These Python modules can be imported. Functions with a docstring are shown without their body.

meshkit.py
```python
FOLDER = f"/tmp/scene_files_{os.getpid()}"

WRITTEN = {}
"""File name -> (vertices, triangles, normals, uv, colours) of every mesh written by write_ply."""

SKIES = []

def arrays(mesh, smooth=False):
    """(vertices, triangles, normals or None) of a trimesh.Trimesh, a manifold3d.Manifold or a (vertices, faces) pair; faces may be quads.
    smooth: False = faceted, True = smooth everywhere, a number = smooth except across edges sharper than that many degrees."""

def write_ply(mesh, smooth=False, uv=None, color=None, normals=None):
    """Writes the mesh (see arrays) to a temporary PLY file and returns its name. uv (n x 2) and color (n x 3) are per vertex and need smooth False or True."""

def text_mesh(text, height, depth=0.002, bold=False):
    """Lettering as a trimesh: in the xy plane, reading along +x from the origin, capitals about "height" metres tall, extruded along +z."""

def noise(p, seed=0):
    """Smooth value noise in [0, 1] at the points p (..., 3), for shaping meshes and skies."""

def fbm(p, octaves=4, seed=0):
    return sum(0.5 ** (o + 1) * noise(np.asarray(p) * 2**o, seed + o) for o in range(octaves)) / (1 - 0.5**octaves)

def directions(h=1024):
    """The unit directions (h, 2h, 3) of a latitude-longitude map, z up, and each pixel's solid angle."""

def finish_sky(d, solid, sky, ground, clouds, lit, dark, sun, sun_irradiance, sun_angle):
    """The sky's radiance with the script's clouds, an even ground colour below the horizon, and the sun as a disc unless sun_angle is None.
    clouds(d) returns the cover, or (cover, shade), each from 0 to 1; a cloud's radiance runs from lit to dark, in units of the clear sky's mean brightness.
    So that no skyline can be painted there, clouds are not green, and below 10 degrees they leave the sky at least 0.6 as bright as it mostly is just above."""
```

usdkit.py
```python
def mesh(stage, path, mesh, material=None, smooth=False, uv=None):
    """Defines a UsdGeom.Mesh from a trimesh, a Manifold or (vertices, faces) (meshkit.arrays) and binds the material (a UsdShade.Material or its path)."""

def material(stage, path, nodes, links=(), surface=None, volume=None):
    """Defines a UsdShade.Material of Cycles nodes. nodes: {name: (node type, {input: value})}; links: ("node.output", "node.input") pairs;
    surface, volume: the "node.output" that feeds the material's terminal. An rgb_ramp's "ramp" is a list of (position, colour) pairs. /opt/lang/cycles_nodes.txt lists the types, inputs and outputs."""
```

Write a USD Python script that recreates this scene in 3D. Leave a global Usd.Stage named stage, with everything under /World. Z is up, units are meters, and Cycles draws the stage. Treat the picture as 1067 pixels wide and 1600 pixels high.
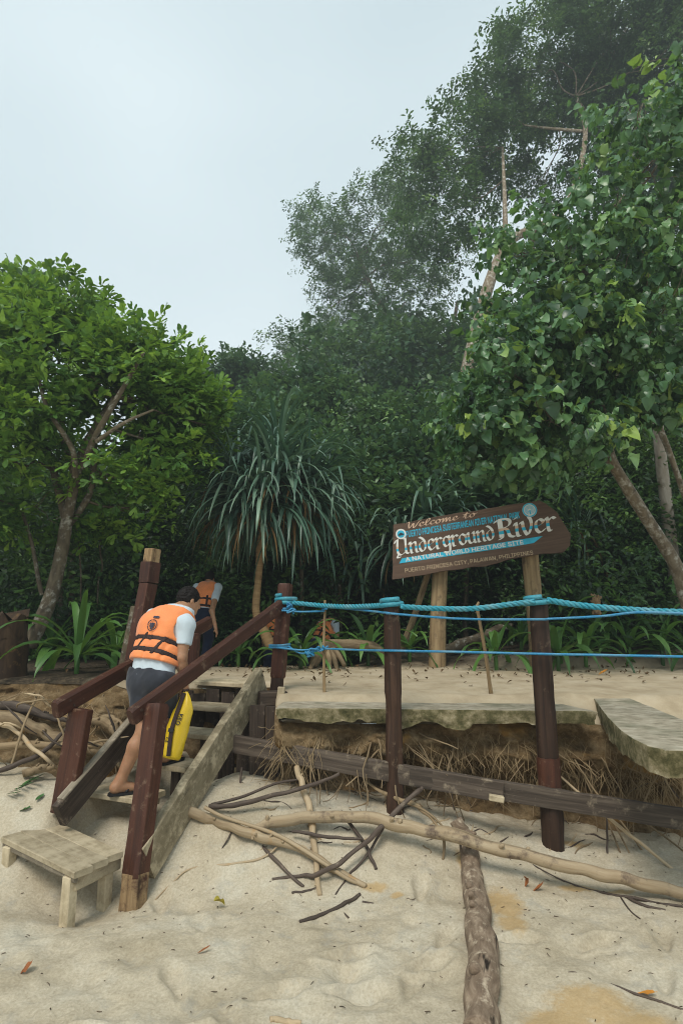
import math, random
import numpy as np, trimesh, shapely
from shapely import affinity
from shapely.geometry import Polygon, Point, MultiPoint, LineString
from shapely.ops import unary_union
from scipy.spatial import cKDTree
from pxr import Usd, UsdGeom, UsdLux, UsdShade, Gf, Sdf, Vt
import usdkit, meshkit
from meshkit import fbm, noise

stage = Usd.Stage.CreateInMemory()
UsdGeom.SetStageUpAxis(stage, 'Z'); UsdGeom.SetStageMetersPerUnit(stage, 1.0)
UsdGeom.Xform.Define(stage, '/World'); UsdGeom.Scope.Define(stage, '/World/Looks')
stage.SetDefaultPrim(stage.GetPrimAtPath('/World'))
rng = np.random.default_rng(7)

# ------------------------------------------------------------------ camera, sky, sun, exposure
FPX, PITCH, EYE = 900.0, math.radians(10.08), np.array([0, 0, 1.85])
cam = UsdGeom.Camera.Define(stage, '/World/camera')
cam.CreateHorizontalApertureAttr(24.0); cam.CreateVerticalApertureAttr(36.0)
cam.CreateFocalLengthAttr(24.0 * FPX / 1067.0)
cam.CreateClippingRangeAttr(Gf.Vec2f(0.05, 2000.0))
cam.AddTranslateOp().Set(Gf.Vec3d(*EYE)); cam.AddRotateXOp().Set(90 + math.degrees(PITCH))
cam.CreateExposureAttr(EXPOSURE := 0.78)

SUN_EL, SUN_AZ = math.radians(55), math.radians(205)      # high, behind the photographer's left shoulder, veiled by cloud
sun = UsdLux.DistantLight.Define(stage, '/World/sun')
sun.CreateIntensityAttr(0.4); sun.CreateNormalizeAttr(True); sun.CreateAngleAttr(22.0)
sun.CreateColorAttr(Gf.Vec3f(1.0, 0.95, 0.87))
sun.AddRotateZOp().Set(-math.degrees(SUN_AZ) + 180.0); sun.AddRotateXOp().Set(90 - math.degrees(SUN_EL))
sky = UsdLux.DomeLight.Define(stage, '/World/sky')
sky_mat = usdkit.material(stage, '/World/Looks/overcast_sky', {
    'sky': ('sky_texture', {'sky_type': 'single_scattering', 'sun_disc': False, 'sun_elevation': SUN_EL, 'sun_rotation': SUN_AZ, 'aerosol_density': 3.0}),
    'co': ('texture_coordinate', {}),
    'map': ('mapping', {'scale': (1.0, 1.0, 2.0)}),
    'n': ('noise_texture', {'scale': 0.75, 'detail': 3.0, 'roughness': 0.5}),
    'r': ('rgb_ramp', {'ramp': [(0.25, (3.0, 3.8, 4.1)), (0.70, (5.5, 6.15, 6.3))]}),
    'mix': ('mix', {'fac': 0.93}),
    'bg': ('background_shader', {'strength': 0.1})},
    [('co.generated', 'map.vector'), ('map.vector', 'n.vector'), ('n.fac', 'r.fac'), ('sky.color', 'mix.color1'), ('r.color', 'mix.color2'), ('mix.color', 'bg.color')], surface='bg.background')
UsdShade.MaterialBindingAPI.Apply(sky.GetPrim()).Bind(sky_mat)
sky.GetPrim().SetCustomDataByKey('kind', 'structure')

# ------------------------------------------------------------------ scale drawing of the place: pixel + distance -> point
def ray(px, py):
    u, v = (px - 533.5) / FPX, (800 - py) / FPX
    return np.array([u, math.cos(PITCH) - v * math.sin(PITCH), math.sin(PITCH) + v * math.cos(PITCH)])
def P(px, py, d):
    r = ray(px, py); return EYE + r * d / r[1]
def Zp(px, py, z):
    r = ray(px, py); return EYE + r * (z - EYE[2]) / r[2]
def to_px(p):
    p = np.asarray(p, float) - EYE
    f = p[..., 1] * math.cos(PITCH) + p[..., 2] * math.sin(PITCH); v = -p[..., 1] * math.sin(PITCH) + p[..., 2] * math.cos(PITCH)
    return 533.5 + FPX * p[..., 0] / f, 800 - FPX * v / f, f
def nz(v): v = np.asarray(v, float); return v / (np.linalg.norm(v, axis=-1, keepdims=True) + 1e-12)
def sstep(a, b, x): t = np.clip((np.asarray(x, float) - a) / (b - a), 0, 1); return t * t * (3 - 2 * t)

# ------------------------------------------------------------------ scene helpers
used, origin = {}, {}
def uniq(parent, name):
    k = used.get((parent, name), 0); used[(parent, name)] = k + 1
    return f'{parent}/{name}' if k == 0 else f'{parent}/{name}_{k:03d}'
def tag(prim, label=None, cat=None, group=None, kind=None):
    for k, v in (('label', label), ('category', cat), ('group', group), ('kind', kind)):
        if v: prim.SetCustomDataByKey(k, v)
    return prim
def thing(name, label, cat, loc, group=None, kind=None):
    path = uniq('/World', name); x = UsdGeom.Xform.Define(stage, path)
    x.AddTranslateOp().Set(Gf.Vec3d(*map(float, loc))); origin[path] = np.asarray(loc, float)
    tag(x.GetPrim(), label, cat, group, kind); return path
def mesh_at(path, m, mat, smooth=False, loc=None, org=None, extra=None):
    v, f, n = meshkit.arrays(m, smooth)
    o = np.zeros(3) if org is None else org
    g = usdkit.mesh(stage, path, (v - o, f), mat)
    if n is not None:
        g.CreateNormalsAttr(Vt.Vec3fArray.FromNumpy(n.astype(np.float32))); g.SetNormalsInterpolation('vertex')
    src = np.asarray(m[0]) if isinstance(m, (tuple, list)) else np.asarray(m.vertices)
    for key, val in ((('loc', loc),) if loc is not None else ()) + tuple((extra or {}).items()):
        val = np.asarray(val, np.float32)
        if len(val) != len(v): val = val[cKDTree(src).query(v)[1]]
        if val.ndim == 2: UsdGeom.PrimvarsAPI(g).CreatePrimvar(key, Sdf.ValueTypeNames.Float3Array, 'vertex').Set(Vt.Vec3fArray.FromNumpy(val))
        else: UsdGeom.PrimvarsAPI(g).CreatePrimvar(key, Sdf.ValueTypeNames.FloatArray, 'vertex').Set(Vt.FloatArray.FromNumpy(val))
    return g.GetPrim()
def part(parent, name, m, mat, smooth=False, label=None, kind=None):
    path = uniq(parent, name); loc = m[2] if isinstance(m, tuple) and len(m) > 2 else None
    top = '/'.join(path.split('/')[:3])
    prim = mesh_at(path, m[:2] if isinstance(m, tuple) else m, mat, smooth, loc, origin[top])
    origin[path] = origin[top]; tag(prim, label, kind=kind); return path
def solo(name, m, mat, label, cat, smooth=False, group=None, kind=None, extra=None):
    path = uniq('/World', name); loc = m[2] if isinstance(m, tuple) and len(m) > 2 else None
    v = np.asarray(m[0] if isinstance(m, tuple) else m.vertices); o = np.array([*(v.min(0) + v.max(0))[:2] / 2, v[:, 2].min()])
    prim = mesh_at(path, m[:2] if isinstance(m, tuple) else m, mat, smooth, loc, o, extra)
    UsdGeom.Xformable(prim).AddTranslateOp().Set(Gf.Vec3d(*map(float, o))); origin[path] = o
    tag(prim, label, cat, group, kind); return path
def join(ms):
    vs, fs, ls, n = [], [], [], 0
    for m in ms:
        vs.append(m[0]); fs.append(np.asarray(m[1]) + n); n += len(m[0]); ls.append(m[2] if len(m) > 2 else m[0])
    return np.vstack(vs), np.vstack(fs), np.vstack(ls)
def tri(f):
    f = np.asarray(f); return f if f.shape[1] == 3 else np.vstack([f[:, [0, 1, 2]], f[:, [0, 2, 3]]])

def spline(pts, n):
    """Catmull-Rom through rows of pts (any number of columns), n samples."""
    p = np.asarray(pts, float)
    if len(p) == 2: t = np.linspace(0, 1, n)[:, None]; return p[0] * (1 - t) + p[1] * t
    q = np.vstack([2 * p[0] - p[1], p, 2 * p[-1] - p[-2]]); s = np.linspace(0, len(p) - 1, n); i = np.minimum(s.astype(int), len(p) - 2); t = (s - i)[:, None]
    a, b, c, d = q[i], q[i + 1], q[i + 2], q[i + 3]
    return 0.5 * (2 * b + (c - a) * t + (2 * a - 5 * b + 4 * c - d) * t * t + (3 * b - a - 3 * c + d) * t ** 3)
def loft(path, sections, up=(0, 0, 1), caps=True):
    """path n x 3; sections n x k x 2 (x along 'side', y along 'up'); returns v, f, loc."""
    path = np.asarray(path, float); n, k = len(path), sections.shape[1]
    t = nz(np.gradient(path, axis=0)); up = np.broadcast_to(np.asarray(up, float), (n, 3)); side = np.cross(t, up)
    bad = np.linalg.norm(side, axis=1) < 1e-3
    if bad.any(): side[bad] = np.cross(t[bad], [0, 1.0, 0])
    side = nz(side); upv = np.cross(side, t)
    for i in range(1, n):                                        # parallel transport keeps the section from flipping
        if np.dot(side[i], side[i - 1]) < 0: side[i] *= -1; upv[i] *= -1
    v = path[:, None] + sections[:, :, :1] * side[:, None] + sections[:, :, 1:] * upv[:, None]
    s = np.concatenate([[0], np.cumsum(np.linalg.norm(np.diff(path, axis=0), axis=1))])
    loc = np.concatenate([sections, np.broadcast_to(s[:, None, None], (n, k, 1))], -1).reshape(-1, 3)
    i, j = np.meshgrid(np.arange(n - 1), np.arange(k), indexing='ij')
    q = np.stack([i * k + j, i * k + (j + 1) % k, (i + 1) * k + (j + 1) % k, (i + 1) * k + j], -1).reshape(-1, 4)
    f, v = tri(q), v.reshape(-1, 3)
    if caps:
        c0, c1 = len(v), len(v) + 1
        v = np.vstack([v, path[0], path[-1]]); loc = np.vstack([loc, [0, 0, 0], [0, 0, s[-1]]])
        a = np.arange(k); b = (a + 1) % k
        f = np.vstack([f, np.stack([b, a, np.full(k, c0)], 1), np.stack([(n - 1) * k + a, (n - 1) * k + b, np.full(k, c1)], 1)])
    return v, f, loc
def tube(ctrl, n=20, sides=8, rough=0.0, seed=0, lump=6.0, r=None, flat=0.0):
    """ctrl rows: x, y, z, radius."""
    ctrl = np.asarray(ctrl, float)
    if ctrl.shape[1] == 3: ctrl = np.hstack([ctrl, np.full((len(ctrl), 1), r)])
    c = spline(ctrl, n); path, rad = c[:, :3], np.maximum(c[:, 3], 1e-4)
    a = np.arange(sides) * 2 * math.pi / sides
    sec = np.stack([np.cos(a), np.sin(a)], -1)[None] * rad[:, None, None]
    t = nz(np.gradient(path, axis=0)); up = np.where(np.abs(t.mean(0)[2]) > 0.85, 1, 0) * np.array([0, 1.0, 0]) + np.where(np.abs(t.mean(0)[2]) > 0.85, 0, 1) * np.array([0, 0, 1.0])
    v, f, loc = loft(path, sec, up)
    if rough:
        k = n * sides; cen = np.repeat(path, sides, 0); d = v[:k] - cen
        g = fbm(v[:k] * lump + seed * 3.1, 4, seed) - 0.5 + 0.5 * (noise(v[:k] * lump * 0.35 + seed, seed + 5) - 0.5)
        v[:k] = cen + d * (1 + rough * 2 * g)[:, None]
    return v, f, loc
def beam(p0, p1, w, h, up=(0, 0, 1), n=None, bev=0.006, rough=0.003, seed=0, taper=1.0, kx=3):
    """A sawn timber: w across, h along 'up', softened worn edges, small chips."""
    p0, p1 = np.asarray(p0, float), np.asarray(p1, float); L = np.linalg.norm(p1 - p0); n = n or max(6, int(L / 0.06))
    b = min(bev, w * .3, h * .3); x, y = w / 2, h / 2
    def edge(a, c, m): return [a + (c - a) * t for t in np.linspace(0, 1, m, endpoint=False)]
    cs = [np.array(q) for q in ((-x + b, -y), (x - b, -y), (x, -y + b), (x, y - b), (x - b, y), (-x + b, y), (-x, y - b), (-x, -y + b))]
    ring = np.array(sum([edge(cs[i], cs[(i + 1) % 8], kx if i % 2 == 0 else 1) for i in range(8)], []))
    t = np.concatenate([[0, min(b / L, .02)], np.linspace(0, 1, n)[1:-1], [1 - min(b / L, .02), 1]])
    path = p0 + (p1 - p0) * t[:, None]; sc = 1 + (taper - 1) * t; sc[0] *= 1 - b / max(w, h); sc[-1] *= 1 - b / max(w, h)
    sec = ring[None] * sc[:, None, None]
    v, f, loc = loft(path, np.ascontiguousarray(sec), up)
    if rough:
        k = len(path) * len(ring); cen = np.repeat(path, len(ring), 0)
        q = loc[:k] * np.array([14, 14, 3.5]) + seed * 7.7
        g = (fbm(q, 3, seed) - 0.5) * 2; chip = np.maximum(0, noise(loc[:k] * [9, 9, 6] + seed, seed + 3) - 0.78) * 6
        edgew = (np.abs(np.repeat(sec, 1, 0).reshape(-1, 2)) / [x, y]).min(1)
        v[:k] += nz(cen - v[:k]) * (rough * g + rough * 2.5 * chip * edgew ** 2)[:, None]
    return v, f, loc

# ------------------------------------------------------------------ materials
LK = '/World/Looks/'
def ramp(*s): return ('rgb_ramp', {'ramp': list(s)})
def wood(name, cols, grain=(38, 38, 2.2), rough=0.75, bump=0.5, dirt=None, dirt_amt=0.55, spec=0.3, crack=0.35, dirt_scale=7.0):
    """Grain runs along the third axis of the primvar 'loc'. cols: 3 colours dark to light; dirt: colour of worn or dusty patches."""
    N = {'a': ('attribute', {'attribute': 'loc'}), 'm': ('mapping', {'scale': grain}), 'n': ('noise_texture', {'scale': 1.0, 'detail': 5.0, 'roughness': 0.65, 'distortion': 0.6}),
         'r': ramp((0.25, cols[0]), (0.5, cols[1]), (0.78, cols[2])),
         'n2': ('noise_texture', {'scale': dirt_scale, 'detail': 6.0, 'roughness': 0.7}), 'r2': ramp((dirt_amt - 0.06, (0, 0, 0)), (dirt_amt + 0.1, (1, 1, 1))),
         'mc': ('mapping', {'scale': (grain[0] * .7, grain[1] * .7, grain[2] * .5)}), 'nc': ('noise_texture', {'scale': 1.0, 'detail': 3.0, 'roughness': 0.5}), 'rc': ramp((0.30, (1, 1, 1)), (0.36, (0, 0, 0))),
         'oi': ('object_info', {}), 'hv': ('map_range', {'from_min': 0.0, 'from_max': 1.0, 'to_min': 0.8, 'to_max': 1.2}),
         'mix': ('mix', {}), 'hs': ('hsv', {}), 'mixc': ('mix', {'color2': tuple(c * 0.3 for c in cols[0])}), 'cf': ('math', {'math_type': 'multiply', 'value2': crack}),
         'hh': ('math', {'math_type': 'subtract'}), 'b': ('bump', {'strength': bump, 'distance': 0.004}),
         'p': ('principled_bsdf', {'roughness': rough, 'specular_ior_level': spec})}
    L = [('a.vector', 'm.vector'), ('m.vector', 'n.vector'), ('n.fac', 'r.fac'), ('a.vector', 'n2.vector'), ('n2.fac', 'r2.fac'), ('a.vector', 'mc.vector'), ('mc.vector', 'nc.vector'), ('nc.fac', 'rc.fac'),
         ('r.color', 'mix.color1'), ('r2.color', 'mix.fac'), ('mix.color', 'hs.color'), ('oi.random', 'hv.value'), ('hv.result', 'hs.value'), ('hs.color', 'mixc.color1'), ('rc.color', 'cf.value1'), ('cf.value', 'mixc.fac'),
         ('mixc.color', 'p.base_color'), ('n.fac', 'hh.value1'), ('rc.color', 'hh.value2'), ('hh.value', 'b.height'), ('b.normal', 'p.normal')]
    N['mix'][1]['color2'] = dirt if dirt is not None else cols[1]
    return usdkit.material(stage, LK + name, N, L, surface='p.BSDF')
def plain(name, col, rough=0.6, spec=0.4, var=0.25, scale=30.0, bump=0.0, sheen=0.0, bscale=None, sss=0.0):
    N = {'co': ('texture_coordinate', {}), 'n': ('noise_texture', {'scale': scale, 'detail': 4.0}), 'r': ramp((0.3, tuple(c * (1 - var) for c in col)), (0.7, tuple(min(1, c * (1 + var)) for c in col))),
         'n2': ('noise_texture', {'scale': bscale or scale * 4, 'detail': 4.0}), 'b': ('bump', {'strength': bump, 'distance': 0.004}), 'p': ('principled_bsdf', {'roughness': rough, 'specular_ior_level': spec, 'sheen_weight': sheen, 'subsurface_weight': sss, 'subsurface_scale': 0.01})}
    L = [('co.object', 'n.vector'), ('co.object', 'n2.vector'), ('n.fac', 'r.fac'), ('r.color', 'p.base_color')] + ([('n2.fac', 'b.height'), ('b.normal', 'p.normal')] if bump else [])
    return usdkit.material(stage, LK + name, N, L, surface='p.BSDF')
def leafmat(name, cols, rough=0.42, trans=0.3, tcol=(0.16, 0.26, 0.03), spec=0.45, vein=0.0):
    N = {'g': ('geometry', {}), 'o': ('object_info', {}), 'ad': ('math', {'math_type': 'add'}), 'fr': ('math', {'math_type': 'fraction'}), 'r': ('rgb_ramp', {'ramp': cols}),
         'co': ('texture_coordinate', {}), 'n': ('noise_texture', {'scale': 45.0, 'detail': 3.0}), 'b': ('bump', {'strength': 0.25, 'distance': 0.004}),
         'hs': ('hsv', {}), 'hv': ('map_range', {'to_min': 0.75, 'to_max': 1.25}),
         'p': ('principled_bsdf', {'roughness': rough, 'specular_ior_level': spec}), 'mt': ('mix', {'mix_type': 'mix', 'fac': 0.6, 'color2': tcol}), 't': ('translucent_bsdf', {}), 'm': ('mix_closure', {'fac': trans})}
    L = [('g.random_per_island', 'ad.value1'), ('o.random', 'ad.value2'), ('ad.value', 'fr.value1'), ('fr.value', 'r.fac'), ('r.color', 'hs.color'), ('o.random', 'hv.value'), ('hv.result', 'hs.value'), ('hs.color', 'p.base_color'),
         ('co.object', 'n.vector'), ('n.fac', 'b.height'), ('b.normal', 'p.normal'), ('hs.color', 'mt.color1'), ('mt.color', 't.color'), ('p.BSDF', 'm.closure1'), ('t.BSDF', 'm.closure2')]
    return usdkit.material(stage, LK + name, N, L, surface='m.closure')

M = {}
M['red_paint'] = wood('worn_maroon_paint', [(.024, .009, .005), (.055, .0175, .0085), (.09, .033, .017)], grain=(22, 22, 1.6), rough=.55, bump=.6, dirt=(.20, .13, .085), dirt_amt=.635, spec=.35, crack=.55, dirt_scale=11)
M['dark_post'] = wood('dark_stained_post', [(.014, .0075, .0045), (.036, .0175, .0095), (.07, .037, .022)], grain=(26, 26, 1.3), rough=.6, bump=.8, dirt=(.17, .12, .08), dirt_amt=.645, crack=.9, dirt_scale=9)
M['bare_end'] = wood('bare_yellowed_wood', [(.10, .06, .03), (.26, .17, .085), (.38, .27, .15)], grain=(26, 26, 1.8), bump=.7, dirt=(.06, .022, .014), dirt_amt=.53, crack=.8, dirt_scale=8)
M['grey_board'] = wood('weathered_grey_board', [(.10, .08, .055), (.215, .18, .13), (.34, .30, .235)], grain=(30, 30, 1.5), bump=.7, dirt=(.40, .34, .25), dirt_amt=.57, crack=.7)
M['sandy_board'] = wood('sand_dusted_board', [(.20, .155, .095), (.32, .26, .165), (.43, .365, .25)], grain=(20, 20, 2.0), bump=.5, dirt=(.46, .385, .26), dirt_amt=.46, crack=.45, dirt_scale=6)
M['muddy_board'] = wood('mud_crusted_board', [(.09, .072, .042), (.19, .155, .095), (.31, .26, .17)], grain=(9, 9, 5), bump=1.0, dirt=(.40, .335, .225), dirt_amt=.545, crack=.8, dirt_scale=9)
M['dark_board'] = wood('rotting_and_shaded_board', [(.022, .015, .011), (.055, .038, .027), (.12, .09, .065)], grain=(28, 28, 1.4), bump=.9, dirt=(.24, .19, .14), dirt_amt=.62, crack=.8, dirt_scale=8)  # rotten wood; on the left stringer this dark tone also stands for shade
M['wet_beam'] = wood('dark_worn_beam', [(.021, .0155, .011), (.068, .051, .038), (.16, .127, .096)], grain=(24, 24, 1.1), bump=1.0, dirt=(.29, .235, .165), dirt_amt=.62, crack=.75, dirt_scale=6)
M['sign_wood'] = wood('sign_brown_board', [(.075, .045, .03), (.125, .078, .053), (.17, .11, .078)], grain=(9, 26, 1.0), bump=.6, dirt=(.07, .05, .03), dirt_amt=.66, crack=.5, dirt_scale=3)
M['sign_post'] = wood('yellow_brown_post', [(.10, .065, .03), (.24, .165, .085), (.36, .27, .15)], grain=(18, 18, 1.2), bump=.8, dirt=(.09, .06, .035), dirt_amt=.58, crack=.7, dirt_scale=5)
M['drift_pale'] = wood('pale_driftwood', [(.19, .13, .07), (.38, .29, .18), (.52, .43, .30)], grain=(18, 18, 1.4), bump=.8, dirt=(.42, .24, .09), dirt_amt=.60, crack=.7, dirt_scale=6)
M['drift_bark'] = wood('peeling_bark_log', [(.06, .038, .024), (.16, .115, .078), (.29, .225, .16)], grain=(26, 26, 7.0), bump=1.3, dirt=(.40, .33, .24), dirt_amt=.60, crack=1.0, dirt_scale=17)
M['drift_mixed'] = wood('bark_patched_pole', [(.25, .175, .095), (.38, .29, .18), (.50, .41, .28)], grain=(18, 18, 1.6), bump=.8, dirt=(.11, .075, .055), dirt_amt=.565, crack=.6, dirt_scale=6)
M['twig_dark'] = wood('dark_dead_branch', [(.03, .021, .016), (.075, .055, .042), (.14, .11, .085)], grain=(25, 25, 3), bump=.8, dirt=(.26, .21, .15), dirt_amt=.64)
M['root_tan'] = wood('tan_root', [(.10, .065, .035), (.23, .165, .092), (.37, .285, .175)], grain=(15, 15, 2.5), bump=.7, dirt=(.16, .11, .06), dirt_amt=.58)
M['bark_brown'] = wood('mottled_trunk_bark', [(.045, .033, .020), (.11, .085, .052), (.22, .18, .115)], grain=(9, 9, 5), bump=1.2, dirt=(.42, .40, .34), dirt_amt=.585, dirt_scale=9)
M['bark_pale'] = wood('pale_trunk_bark', [(.16, .13, .10), (.30, .26, .21), (.46, .43, .38)], grain=(6, 6, 2.5), bump=.9, dirt=(.13, .10, .06), dirt_amt=.58, dirt_scale=4)
M['pandan_trunk'] = wood('ringed_orange_trunk', [(.13, .075, .03), (.25, .155, .07), (.36, .25, .13)], grain=(3, 3, 30), bump=.9, dirt=(.10, .07, .04), dirt_amt=.64)
M['bark_mottled'] = wood('pale_mottled_bark', [(.07, .052, .032), (.17, .13, .083), (.30, .25, .175)], grain=(14, 14, 8), bump=1.2, dirt=(.46, .44, .38), dirt_amt=.56, dirt_scale=11)
# ------------------------------------------------------------------ ground: beach, eroded bank, upper terrace with forest floor
def base_H(x, y):
    A = np.interp(x, [-3, -1.0, 0.4, 1.7, 2.6, 5], [.50, .47, .30, .10, .07, .05])
    h = -0.06 + A * sstep(4.25, 5.25, y) + 0.10 * sstep(-2.0, -3.2, x) * sstep(3.4, 5.0, y)
    h = h - 0.05 * sstep(3.4, 1.0, y) - 0.02 * np.maximum(0, 1.0 - y) 
    return h
DENTS = [(545, 1515, .10, .045), (575, 1555, .13, .03), (300, 1415, .09, .02), (640, 1440, .07, .018), (215, 1500, .12, .02), (470, 1590, .12, .022), (385, 1355, .08, .018), (690, 1520, .1, .02), (900, 1480, .16, .02), (880, 1420, .14, .022), (330, 1560, .14, .02), (120, 1530, .15, .022), (60, 1450, .12, .02), (420, 1500, .13, .015), (990, 1530, .16, .018), (830, 1570, .12, .02), (270, 1580, .14, .02), (180, 1570, .12, .02), (500, 1440, .09, .015)]
DENT_XY = [(Zp(a, b, -0.05)[:2], r, dd) for a, b, r, dd in DENTS]
_rd = np.random.default_rng(23)
for _ in range(26):
    DENT_XY.append((np.array([_rd.uniform(-2.4, 2.6), _rd.uniform(2.5, 4.9)]), _rd.uniform(.05, .13), _rd.uniform(.006, .018)))
BASES = [P(206, 1412, 4.32)[:2], P(617, 1280, 5.12)[:2], P(866, 1334, 4.95)[:2], P(98, 1272, 4.84)[:2]]
STEPS = []
for _x0, _y0, _a, _n in ((.25, 2.5, 1.35, 5), (-.55, 2.6, 1.9, 5), (1.35, 2.6, 1.2, 4), (-1.2, 2.9, .4, 4), (.1, 3.6, .2, 4)):
    for _k in range(_n):
        _s = (-1) ** _k * .09; STEPS.append((_x0 + math.cos(_a) * .46 * _k - math.sin(_a) * _s + _rd.normal(0, .04), _y0 + math.sin(_a) * .46 * _k + math.cos(_a) * _s + _rd.normal(0, .04), _a + _rd.normal(0, .2), _rd.uniform(.014, .03)))
def H(x, y, fine=True):
    x, y = np.broadcast_arrays(np.asarray(x, float), np.asarray(y, float)); h = base_H(x, y)
    p = np.stack([x, y, np.zeros_like(x)], -1)
    h = h + 0.055 * (fbm(p * 1.1 + 3, 3, 11) - .5) + .026 * (fbm(p * 3.3, 3, 21) - .5) + .012 * (noise(p * 6.5, 27) - .5)
    if fine: h = h + .020 * (fbm(p * 13, 4, 31) - .5) + .007 * (noise(p * 30, 41) - .5) + .004 * (noise(p * 55, 43) - .5)
    for (c, r, dd) in DENT_XY:
        q = ((x - c[0]) ** 2 + (y - c[1]) ** 2 * 1.3) / r ** 2
        h = h - dd * np.exp(-q * 1.2) * 1.3 + dd * .2 * np.exp(-(np.sqrt(q) - 1.5) ** 2 * 3)
    for sx_, sy_, a_, dd in STEPS:                                   # footprints: heel and ball pressed in, a rim pushed up
        u = (x - sx_) * math.cos(a_) + (y - sy_) * math.sin(a_); v = -(x - sx_) * math.sin(a_) + (y - sy_) * math.cos(a_)
        q = (u / .13) ** 2 + (v / (.048 + .012 * np.tanh(u * 20))) ** 2; h = h - dd * 1.15 / (1 + np.minimum(q, 50) ** 3) - dd * .4 * np.exp(-((u + .07) / .04) ** 2 - (v / .035) ** 2) + dd * .5 * np.exp(-(np.sqrt(q) - 1.45) ** 2 * 7)
    ax_ = np.array([-1.98, 4.50]), np.array([-1.32, 5.95]); dx_ = (ax_[1] - ax_[0]) / np.linalg.norm(ax_[1] - ax_[0]); t_ = (x - ax_[0][0]) * dx_[0] + (y - ax_[0][1]) * dx_[1]; s_ = np.abs((x - ax_[0][0]) * dx_[1] - (y - ax_[0][1]) * dx_[0])
    h = h - .24 * sstep(.44, .30, s_) * sstep(.0, .45, t_)                # the sand is scoured out between the stair boards
    for c in BASES: q = ((x - c[0]) ** 2 + (y - c[1]) ** 2) / .17 ** 2; h = h + .035 * np.exp(-q) 
    c = P(40, 1370, 4.35)[:2]; c2 = P(150, 1395, 4.3)[:2]                # scoured hollow under the low platform, heap in front of it
    h = h - .10 * np.exp(-(((x - c2[0]) / .5) ** 2 + ((y - c2[1]) / .28) ** 2)) + .05 * np.exp(-(((x - c[0] + .25) / .35) ** 2 + ((y - c[1] + .4) / .25) ** 2))
    return h
def ground_px(px, py, it=60):
    """The point of the sand that this line of sight meets."""
    r = ray(px, py); t = np.linspace(1.5, 8, 900); q = EYE + r * t[:, None]; d = q[:, 2] - H(q[:, 0], q[:, 1], False)
    i = int(np.argmax(d < 0)) or len(t) - 1; return q[i]
def axis(lo, hi, step, far, grow=1.25):
    a = np.arange(lo, hi + 1e-6, step); out = [a]; s, x, y = step, lo, hi; L, R = [], []
    while x > -far: s *= grow; x -= s; L.append(x)
    s = step
    while y < far: s *= grow; y += s; R.append(y)
    return np.array(L[::-1] + list(a) + R)
xs = axis(-3.3, 3.4, .0175, 400); ysn = np.arange(2.4, 5.9, .0175); s = .0175; b_ = []; yy = 2.4
while yy > -400: s *= 1.25; yy -= s; b_.append(yy)
ys = np.concatenate([b_[::-1], ysn, [6.3, 7.0]])
X, Y = np.meshgrid(xs, ys); Zs = H(X, Y)
far = np.maximum(np.abs(X) - 8, 0) + np.maximum(-Y - 1, 0); Zs = Zs - np.minimum(far * .04, 1.2)
V = np.stack([X, Y, Zs], -1).reshape(-1, 3); nx = len(xs)
i, j = np.meshgrid(np.arange(len(ys) - 1), np.arange(nx - 1), indexing='ij'); a = i * nx + j
Fq = np.stack([a, a + 1, a + nx + 1, a + nx], -1).reshape(-1, 4)
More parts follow.
